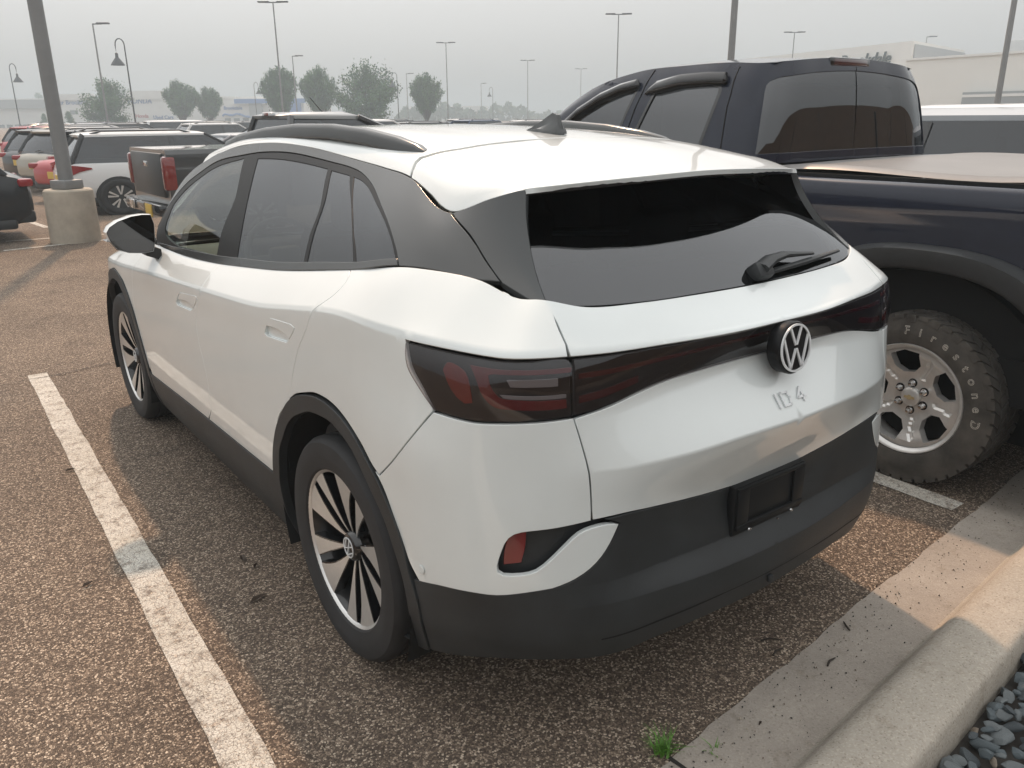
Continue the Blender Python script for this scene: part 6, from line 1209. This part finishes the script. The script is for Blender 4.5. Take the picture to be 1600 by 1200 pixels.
# wheels: five broad spokes, six studs, raised white letters
TW = {}
def truck_wheel(loc, flip, rx_=0.0):
    R, rim, hw = .402, .255, .132
    if not TW:
        TW['w'] = MB().lathe([(-hw * .80, rim - .016), (-hw * .92, rim - .006), (-hw * .95, rim + .004), (-hw * .88, rim + .010), (-hw * .7, rim), (-hw * .1, rim - .02), (hw * .7, rim - .01), (hw * .8, rim)], 64, 'x').mesh('wheel', M_ALLOY, 40)
        TW['b'] = MB().lathe([(.0, .02), (.0, rim - .03), (.03, rim - .03)], 40, 'x').mesh('brake_drum', M_DARK, 40)
        # face sheet with windows
        ang = [RAD(97 - 90 + 72 * k) for k in range(5)]
        holes = []
        for A in ang:
            P = [(.122, -.22), (.160, -.385), (.222, -.31), (.230, 0), (.222, .31), (.160, .385), (.122, .22)]
            holes.append(np.array([polar(r, A + t) for r, t in P]))
        outer = np.array([polar(rim - .006, a) for a in np.linspace(0, 2 * math.pi, 80)[:-1]])
        loops = [outer] + [catmull([(*p, 1) for p in h_], .012) for h_ in holes]
        V2, F, bd_ = cdt2(loops, .012)
        r = np.hypot(V2[:, 0], V2[:, 1])
        def fx(r, th):
            base = np.interp(r, [0, .03, .085, .10, .162, .23, .249], [-.060, -.062, -.060, -.064, -.080, -.112, -.120])
            # outer faces of the spokes are two facets with a valley groove
            k = np.abs(((th - ang[0] + math.pi / 5) % (2 * math.pi / 5)) - 0); k = np.minimum(k, 2 * math.pi / 5 - k)
            return base + np.where(r > .208, (r - .208) * .55, 0) + np.where((k < .055) & (r > .10) & (r < .208), .007, 0)
        th = np.arctan2(V2[:, 1], V2[:, 0]); X = np.stack([fx(r, th), V2[:, 0], V2[:, 1]], 1)
        V = X.tolist(); FF = [tuple(f) for f in F]; mp = {}
        for a, c in bd_:
            for i in (a, c):
                if i not in mp: mp[i] = len(V); V.append((X[i, 0] + .045, X[i, 1] * (1.0), X[i, 2]))
            FF.append((a, c, mp[c], mp[a]))
        b_ = MB(); b_.add(V, FF); TW['f'] = b_.mesh('wheel_face', M_ALLOY, 24)
        TW['c'] = MB().lathe([(-.058, .048), (-.074, .044), (-.080, .034), (-.082, .0005)], 36, 'x').mesh('hub_cap', M_ALLOY, 40)
        e = MB().prism([(-.026, -.006), (-.010, -.006), (-.008, -.011), (.008, -.011), (.010, -.006), (.026, -.006), (.022, .006), (.008, .006), (.006, .011), (-.006, .011), (-.008, .006), (-.022, .006)], (-.0822, 0, 0), (0, 1, 0), (0, 0, 1), (-1, 0, 0), 0, .002)
        TW['e'] = e.mesh('cap_emblem', mat('pale_gold', (.62, .52, .30), .4, metal=.6), 0)
        TW['n'] = MB().lathe([(-.058, .016), (-.066, .016), (-.066, .012), (-.086, .011), (-.092, .007), (-.093, .0005)], 12, 'x').mesh('wheel_nut', M_CHROME, 40)
        TW['nb'] = MB().lathe([(-.061, .021), (-.0635, .020), (-.0635, .0005)], 16, 'x').mesh('nut_recess', M_DARK, 40)
        t = MB().lathe([(hw * .75, rim - .006), (hw * .95, rim + .012), (hw * 1.03, rim + .05), (hw * 1.04, rim + .08), (hw * 1.0, R - .045), (hw * .99, R - .020), (hw * .95, R - .013), (hw * .9, R - .010), (-hw * .9, R - .010), (-hw * .95, R - .013), (-hw * .99, R - .020), (-hw * 1.0, R - .045), (-hw * 1.04, rim + .08), (-hw * 1.03, rim + .05), (-hw * .95, rim + .012), (-hw * .75, rim - .006)], 96, 'x')
        n = 44
        for k in range(n):
            for row, (x0, x1, ph) in enumerate(((-1.0, -.56, 0), (-.50, -.16, .5), (-.11, .11, .2), (.16, .50, .7), (.56, 1.0, .4))):
                A = 2 * math.pi * (k + ph) / n; dA = 2 * math.pi / n * (.36 if (k + row) % 2 else .40); q = []
                sk = (.05, -.03, .04, -.03, .05)[row]
                for rr in (R - .018, R - .003):
                    for x, a in ((x0, A - dA - sk), (x1, A - dA + sk), (x1, A + dA + sk), (x0, A + dA - sk)): q.append((x * hw, *polar(rr, a)))
                if row in (0, 4):
                    j = (0, 3, 4, 7) if row == 0 else (1, 2, 5, 6)
                    ln = .036 if k % 2 else .020
                    for i in j[:2]:
                        xx, yy, zz = q[i]; q[i] = (xx * 1.015, yy * (R - ln) / (R - .018), zz * (R - ln) / (R - .018))
                t.add(q, [(0, 3, 2, 1), (4, 5, 6, 7), (0, 1, 5, 4), (1, 2, 6, 5), (2, 3, 7, 6), (3, 0, 4, 7)])
        TW['t'] = t.mesh('tyre', M_ATYRE, 30)
        # sidewall lettering on an arc: angle measured in the wheel plane, as seen from outside
        L = []
        def arc_text(s, a_mid, step, size, rr):
            for i, ch in enumerate(s):
                if ch == ' ': continue
                a = a_mid - (i - (len(s) - 1) / 2) * step
                me = text_mesh(ch, size, .0012, M_OWL, outline=.0012); V = np.array([v.co[:] for v in me.vertices]); F = [tuple(p.vertices) for p in me.polygons]; bpy.data.meshes.remove(me)
                # hollow look: thin inner fill in rubber
                ca, sa = math.cos(a - math.pi / 2), math.sin(a - math.pi / 2); c = np.array(polar(rr, a))
                P = np.stack([V[:, 0] * ca - V[:, 1] * sa + c[0], V[:, 0] * sa + V[:, 1] * ca + c[1]], 1); L.append((P, V[:, 2], F, ch))
        arc_text('Firestone', RAD(51), RAD(11.0), .054, .326); arc_text('D', RAD(-5), RAD(9), .052, .326); arc_text('TO', RAD(246), RAD(9), .052, .326)
        TW['l'] = []
        for P, z, F, ch in L:
            r = np.hypot(P[:, 0], P[:, 1]); xo = -(hw * np.interp(r, [rim + .012, rim + .05, rim + .08, R - .045], [.95, 1.03, 1.04, 1.0])) - .0008 - z * .4
            # seen from -x: image right is local -y
            b_ = MB(); b_.add(np.stack([xo, -P[:, 0], P[:, 1]], 1), F); TW['l'].append(b_.mesh('tyre_letter', M_OWL, 0))
    o = link('wheel', TW['w'], TR); o.location = loc; o.rotation_euler = (rx_, 0, math.pi if flip else 0)
    for k, nme in (('t', 'tyre'), ('b', 'brake_drum'), ('f', 'wheel_face'), ('c', 'hub_cap'), ('e', 'cap_emblem')): link(nme, TW[k], o)
    for k in range(6):
        a = RAD(60 * k + 28)
        for kk, nm in (('nb', 'nut_recess'), ('n', 'wheel_nut')):
            c = link(nm, TW[kk], o); c.location = (0, *polar(.066, a))
    for l in TW['l']: link('tyre_letter', l, o)
for s, flip in ((-1, False), (1, True)):
    truck_wheel((s * .925, 0, .402), flip, 0.0); truck_wheel((s * .925, 3.645, .402), flip, 1.0)
# ------------------------------------------------------------------ other parked vehicles
M_CARGL = glass_mat('car_glass', (.10, .115, .12), 1.55)
M_PLATE = mat('yellow_plate', (.62, .42, .08), .5); M_TAILR = mat('car_tail_lamp', (.26, .012, .014), .15, coat=.5, spec=.2)
PAINT = {'white': (.74, .75, .75), 'silver': (.40, .42, .44), 'grey': (.12, .125, .13), 'black': (.015, .016, .018), 'red': (.40, .014, .02), 'beige': (.36, .335, .28), 'blue': (.03, .06, .14), 'dark grey': (.045, .048, .052), 'green grey': (.20, .23, .21)}
def paint(c): return mat('paint_' + c.replace(' ', '_'), PAINT[c], .3, coat=.7, spec=.1)
RIM = {}
def simple_wheel(parent, loc, R, flip, dark=False):
    k = (round(R, 3), dark)
    if k not in RIM:
        rim, hw = R * .68, .11
        t = MB().lathe(lathe_tyre(R, rim, hw, False), 40, 'x').mesh('wheel', M_RUB, 30)
        f = MB().lathe([(-hw * .8, rim), (-hw * .86, rim - .01), (-hw * .6, rim - .03), (-.02, rim - .05), (-.02, .001)], 36, 'x')
        fd = f.mesh('rim', M_WDARK, 40); s = MB()
        for q in range(5):
            A = 2 * math.pi * q / 5
            for da in (-.17, .17):
                s.prism([polar(.05, A + da * .6 - .2), polar(rim - .012, A + da * 1.25 - .09), polar(rim - .012, A + da * 1.25 + .09), polar(.05, A + da * .6 + .2)], (0, 0, 0), (0, 1, 0), (0, 0, 1), (1, 0, 0), -.085, -.06)
        RIM[k] = (t, fd, s.mesh('spokes', M_MACH if not dark else M_ALLOY, 30))
    a, b_, c = RIM[k]; o = link('wheel', a, parent); o.location = loc; o.rotation_euler = (.3, 0, math.pi if flip else 0); link('rim', b_, o); link('spokes', c, o)
def section(w, zb, zt, cr=0.03):
    p = [(w * .86, zb), (w * .97, zb + .10), (w, zb + (zt - zb) * .42), (w * .995, zt - .16), (w * .955, zt - .03), (w * .86, zt), (w * .5, zt + cr * .8), (0, zt + cr)]
    return p + [(-x, z) for x, z in p[-2::-1]]
CAR_CACHE = {}
SPEC = {  # L, W, H, wheelbase, rear overhang, belt z, hood z, glass: (rear base y, rear top y, front top y, front base y) from rear bumper ; top half width
 'suv': (4.6, 1.86, 1.70, 2.70, .93, 1.07, .98, (.28, .80, 2.62, 3.42), .60), 'crossover': (4.55, 1.86, 1.64, 2.70, .92, 1.05, .96, (.16, .50, 2.55, 3.45), .58), 'sedan': (4.8, 1.82, 1.45, 2.78, 1.05, .98, .90, (.55, 1.45, 2.55, 3.55), .56), 'van': (5.1, 1.98, 1.80, 3.05, 1.0, 1.08, 1.0, (.12, .36, 3.05, 4.15), .70), 'bigsuv': (5.3, 2.02, 1.90, 3.0, 1.15, 1.18, 1.12, (.18, .42, 3.15, 3.85), .72)}
def car_meshes(kind, col):
    k = (kind, col)
    if k in CAR_CACHE: return CAR_CACHE[k]
    L, Wd, H, wb, ro, zb_, zh, (gr, grt, gft, gf), wt = SPEC[kind]; w = Wd / 2; y0 = -ro; P = paint(col); out = []
    st = [(0, .80, .42, zb_ - .22), (.05, .92, .34, zb_ - .10), (.18, .975, .30, zb_ - .03), (gr, .99, .28, zb_), (ro, 1.0, .26, zb_), (gft, 1.0, .26, zb_ - .01), (gf - .25, .995, .26, zb_ - .03), (gf + .15, .99, .26, zh + .02), (L - .45, .975, .28, zh - .08), (L - .12, .90, .32, zh - .20), (L, .78, .40, zh - .30)]
    b_ = MB().loft([[(x, y0 + y, z) for x, z in section(w * f, zb, zt)] for y, f, zb, zt in st])
    out.append(('body', b_.mesh('body', P, 40)))
    cl_ = MB()
    cl_.rbox((0, y0 + L / 2, .30), (Wd * .97, L - .5, .16), .04); cl_.rbox((0, y0 + .12, .40), (Wd * .90, .24, .20), .05); cl_.rbox((0, y0 + L - .12, .40), (Wd * .88, .22, .20), .05)
    for yw in (0, wb):
        for s in (1, -1): cl_.lathe([(-.012, .001), (-.012, .42), (.016 * s, .41), (.016 * s, .001)], 30, 'x', (s * (w - .012), yw, .36))
    out.append(('lower_cladding', cl_.mesh('lower_cladding', M_CLAD, 40)))
    zt = H - .07
    def gring(z, yr, yf, hw): 
        q = []
        for t in (0, .25, .5, .75, 1): q.append((hw * (1 - .02 * (t in (0, 1))), yr + (yf - yr) * t, z))
        return [(-hw * .6, yr - .03, z), (hw * .6, yr - .03, z)] + q + [(hw * .6, yf + .07, z), (-hw * .6, yf + .07, z)] + [(-x, y, z_) for x, y, z_ in q[::-1]]
    g = MB().loft([gring(zb_ - .04, y0 + gr, y0 + gf, w * .92), gring((zb_ + zt) / 2, y0 + gr * .55 + grt * .45, y0 + gf * .5 + gft * .5, (w * .92 + wt) / 2 + .025), gring(zt, y0 + grt, y0 + gft, wt + .02)])
    out.append(('windows', g.mesh('windows', M_CARGL, 40)))
    r = MB().loft([gring(zt - .035, y0 + grt - .10, y0 + gft + .06, wt + .035), gring(zt + .01, y0 + grt - .12, y0 + gft + .05, wt + .03), gring(zt + .045, y0 + grt, y0 + gft - .08, wt - .08), gring(H, y0 + grt + .35, y0 + gft - .35, wt * .5)])
    out.append(('roof', r.mesh('roof', P, 45)))
    for s in (1, -1):
        for nm, (ya, za, yb, zb2, xr) in (('front_pillar', (gf + .02, zb_ - .05, gft + .03, zt, 0)), ('rear_pillar', (gr + .03, zb_ - .04, grt - .02, zt, 0))):
            xa, xb = w * .915, wt + .012; m_ = MB(); rr = .035 if nm[0] == 'f' else .075
            m_.tube([(s * xa, y0 + ya, za), (s * ((xa + xb) / 2 + .02), y0 + (ya + yb) / 2, (za + zb2) / 2), (s * xb, y0 + yb, zb2)], rr, 8, flat=(.35, 1)); out.append((nm, m_.mesh(nm, P if kind != 'crossover' else M_GLOSS, 50)))
        m_ = MB().box((s * (wt + w * .92) / 2 + s * .03, y0 + (gr + gf) / 2 + .15, (zb_ + zt) / 2), (.012, .09, zt - zb_ - .04), R=rot('Y', -s * math.atan2(w * .92 - wt, zt - zb_))); out.append(('door_pillar', m_.mesh('door_pillar', M_GLOSS, 0)))
        tl = MB().rbox((s * w * .80, y0 + .10, zb_ - .14), (w * .36, .20, .13), .04, R=rot('Z', -s * .28)); out.append(('tail_lamp', tl.mesh('tail_lamp', M_TAILR, 40)))
        hl = MB().rbox((s * w * .76, y0 + L - .16, zh - .22), (w * .34, .20, .12), .04, R=rot('Z', s * .35)); out.append(('headlamp', hl.mesh('headlamp', M_LAMPGREY, 40)))
        mi = MB().rbox((s * (w + .07), y0 + gf - .22, zb_ + .06), (.18, .10, .14), .035); out.append(('wing_mirror', mi.mesh('wing_mirror', P, 40)))
        if kind in ('suv', 'crossover', 'bigsuv'): out.append(('roof_rail', MB().tube([(s * (wt - .05), y0 + grt + .1, H - .05), (s * (wt - .06), y0 + grt + .3, H + .01), (s * (wt - .06), y0 + gft - .4, H + .01), (s * (wt - .05), y0 + gft - .2, H - .05)], .02, 6).mesh('roof_rail', M_GLOSS, 40)))
    out.append(('number_plate', MB().rbox((0, y0 - .005, zb_ - .34), (.31, .03, .16), .005).mesh('number_plate', M_PLATE, 0)))
    out.append(('rear_screen_wiper', MB().tube([(0, y0 + gr - .04, zb_ + .02), (.2, y0 + gr - .02, zb_ + .07)], .012, 6).mesh('rear_screen_wiper', M_GLOSS, 40)))
    CAR_CACHE[k] = out; return out
def car(kind, col, loc, rz, label, group=None, wheels=True, skip=(), dark=False, zs=.89):
    t = thing(col.replace(' ', '_') + '_' + {'bigsuv': 'large_suv'}.get(kind, kind), label, 'car', (loc[0], loc[1], 0), rz, group); t.scale = (1, 1, zs); wb = SPEC[kind][3]; w = SPEC[kind][1] / 2
    for nm, me in car_meshes(kind, col):
        if nm not in skip: link(nm, me, t)
    for s, f in ((-1, False), (1, True)):
        for y in (0, wb): simple_wheel(t, (s * (w - .075), y, .36), .36, f, dark)
    return t
XE = -math.pi / 2      # heading +x
RA = .93               # rear overhang, tail line at x ~ 1.1
G1 = 'cars in the row tail-on to the near lamp post'
def tail_at(kind, px, d, rz):
    x, y = at_px(px, d); ro = SPEC[kind][4]; return (x - math.sin(rz) * ro, y + math.cos(rz) * ro)
# white crossover in the row: floating roof, black arches, angular lamps
k5 = car('crossover', 'white', (1.62, 15.25), XE - .07, 'white crossover with dark glass between the red car and the grey pickup', G1, skip=('tail_lamp',), dark=True)
for s in (1, -1):
    MB().loft([[(s * .925, -.40, .93), (s * .93, -.42, .955), (s * .90, -.425, .955), (s * .90, -.40, .93)], [(s * .935, -.62, .88), (s * .935, -.66, 1.00), (s * .86, -.66, 1.00), (s * .86, -.62, .88)], [(s * .93, -.78, .80), (s * .92, -.83, 1.02), (s * .80, -.84, 1.02), (s * .80, -.80, .80)], [(s * .80, -.93, .83), (s * .78, -.94, .99), (s * .62, -.95, .99), (s * .62, -.93, .86)]]).build('tail_lamp', M_TAILR, k5, 40)
RZ = XE + .34
car('sedan', 'red', tail_at('sedan', 66, 16.6, RZ), RZ, 'red car with a yellow plate, right behind the near lamp post', G1)
car('crossover', 'dark grey', tail_at('crossover', 62, 19.0, RZ), RZ, 'dark car directly beyond the red car, partly hidden by the near lamp post', G1)
car('crossover', 'beige', tail_at('crossover', 38, 19.0, RZ), RZ, 'beige car with a yellow plate, left of the near lamp post', G1)
car('crossover', 'black', tail_at('crossover', 14, 20.6, RZ), RZ, 'dark car left of the beige car, near the left edge', G1)
cols = ['white', 'white', 'silver', 'red', 'white', 'grey', 'white', 'silver']
for i, c_ in enumerate(cols):
    px = (22, 52, 84, 8, 40, 74, 110, 24)[i]; d = (24.5, 25.5, 27, 30, 31, 33, 34.5, 38)[i]; kk = ('sedan', 'crossover', 'sedan', 'crossover')[i % 4]
    car(kk, c_, tail_at(kk, px, d, RZ), RZ, '%s car roof far down the left row, number %s beyond the beige car' % (c_, ('two', 'three', 'four', 'five', 'six', 'seven', 'eight', 'nine')[i]), 'far cars of the left row')
car('suv', 'black', (-1.13, 12.3), -XE, 'dark car cut off by the left edge, its red lamp in view')
# mid grey pickup left of the crossover's windscreen
GP = thing('grey_pickup', 'dark grey pickup with a red tail lamp, tail beside the near lamp post', 'pickup truck', (2.22, 9.98, 0), XE); GP.scale = (1, 1, 1.075); pm_ = mat('paint_pickup', (.040, .043, .045), .3, coat=1.0)
def bx(y0, y1, z0, z1, w0, w1): return [[(-w0, y, z0), (-w0 * 1.02, y, z0 + .2), (-w1, y, z1 - .05), (-w1 + .03, y, z1), (w1 - .03, y, z1), (w1, y, z1 - .05), (w0 * 1.02, y, z0 + .2), (w0, y, z0)] for y in (y0, y1)]
MB().loft(bx(-1.16, .46, .52, 1.20, .93, .945)).build('load_bed', pm_, GP, 30); MB().loft([r_ for r_ in bx(.48, 2.65, .45, 1.20, .93, .945)]).build('cab_body', pm_, GP, 30)
MB().loft(bx(2.65, 4.1, .45, 1.14, .93, .93)).build('bonnet', pm_, GP, 30)
cg = MB().loft([[(-.86, .52, 1.19), (.86, .52, 1.19), (.86, 2.6, 1.19), (-.86, 2.6, 1.19)], [(-.68, .65, 1.56), (.68, .65, 1.56), (.68, 1.65, 1.56), (-.68, 1.65, 1.56)]]).build('cab_windows', M_CARGL, GP, 20)
MB().loft([[(-.71, .62, 1.54), (.71, .62, 1.54), (.71, 1.75, 1.52), (-.71, 1.75, 1.52)], [(-.70, .60, 1.58), (.70, .60, 1.58), (.70, 1.72, 1.57), (-.70, 1.72, 1.57)], [(-.55, .8, 1.625), (.55, .8, 1.625), (.55, 1.5, 1.625), (-.55, 1.5, 1.625)]]).build('cab_roof', mat('paint_pickup_roof', (.10, .105, .10), .3, coat=1.0), GP, 60)
for s in (1, -1):
    MB().tube([(s * .87, .52, 1.19), (s * .70, .65, 1.56)], .05, 6).build('cab_pillar', pm_, GP); MB().tube([(s * .87, 2.62, 1.19), (s * .70, 1.68, 1.56)], .04, 6).build('cab_pillar', pm_, GP)
    MB().rbox((s * .895, -1.13, .93), (.13, .16, .40), .035).build('tail_lamp', M_REDB, GP); MB().rbox((s * .82, -1.165, .93), (.03, .02, .40), .008).build('lamp_trim', M_CHROME, GP)
    for y in (0, 3.27): simple_wheel(GP, (s * .83, y, .38), .38, s > 0)
MB().rbox((0, -1.17, .90), (1.55, .05, .52), .02).build('tailgate', mat('paint_pickup_dull', (.035, .037, .038), .5, coat=.3, coat_rough=.3), GP); MB().rbox((0, -1.19, 1.02), (.24, .02, .07), .01).build('tailgate_badge', M_CHROME, GP); MB().rbox((0, -1.22, .50), (1.80, .20, .14), .03).build('rear_bumper', M_GLOSS, GP); MB().rbox((-.5, -1.33, .50), (.34, .02, .12), .008).build('bumper_step', M_CHROME, GP); MB().rbox((.4, -1.325, .48), (.30, .02, .15), .005).build('number_plate', M_PLATE, GP)  # tailgate paint darkened and roughened to tone down its bright reflection
MB().rbox((0, .60, 1.60), (.34, .08, .05), .015).build('cargo_lamp', M_EMBL, GP); MB().rbox((0, .56, 1.60), (.15, .02, .04), .01).build('brake_light', M_REDB, GP); MB().tube([(-.75, 1.9, 1.50), (-.80, 1.6, 1.84)], .008, 5).build('aerial', M_GLOSS, GP)
# right hand neighbours
car('suv', 'silver', (5.75, .35), 0.0, 'silver SUV with a dark window line, right of the pickup cab', None, skip=('roof_rail',), zs=1.0)
car('suv', 'white', (9.0, 1.9), 0.0, 'white car roof just showing behind the silver SUV at the right edge', None, skip=('roof_rail',), zs=1.03)
# mid rows
G2 = 'cars scattered farther back in the lot'
car('van', 'white', (11.2, 26.0), XE, 'white van roof behind the dark pickup roof, above the left roof rail', G2)
car('sedan', 'silver', (7.2, 21.5), math.pi * .56, 'silver car with its windscreen toward the camera, left of the grey pickup cab', G2)
car('crossover', 'green grey', (9.6, 24.6), math.pi * .56, 'green grey car just right of the silver car with its windscreen showing', G2)
car('suv', 'white', (8.5, 33.5), XE, 'white SUV side-on behind the silver car in the left distance', G2)
far = [(14, 31, 'white', 'suv'), (17.5, 31.5, 'black', 'crossover'), (21.5, 33, 'blue', 'suv'), (26, 34, 'white', 'crossover'), (30, 33, 'silver', 'suv'), (14, 44, 'grey', 'suv'), (10.5, 46, 'white', 'van'), (6.5, 47.5, 'silver', 'suv'), (18.6, 45.5, 'silver', 'crossover'), (24, 46, 'black', 'suv'), (30, 47, 'white', 'suv'), (6.3, 58, 'white', 'suv'), (9.5, 60, 'blue', 'suv'), (13, 61, 'white', 'crossover'), (17, 60, 'beige', 'suv'), (6.4, 39.5, 'black', 'suv')]
ORD = ['first', 'second', 'third', 'fourth', 'fifth', 'sixth', 'seventh', 'eighth', 'ninth', 'tenth', 'eleventh', 'twelfth', 'thirteenth', 'fourteenth', 'fifteenth', 'sixteenth']
bear = sorted(range(len(far)), key=lambda i: math.atan2(far[i][0] - CAM_POS[0], far[i][1] - CAM_POS[1]))
for q, i in enumerate(bear):
    x, y, c_, k_ = far[i]; car(k_, c_, (x, y), XE + (.1 * (i % 3) - .1), 'small distant %s car roof, %s from the left among the far roofs' % (c_, ORD[q]), 'far roofs across the lot')
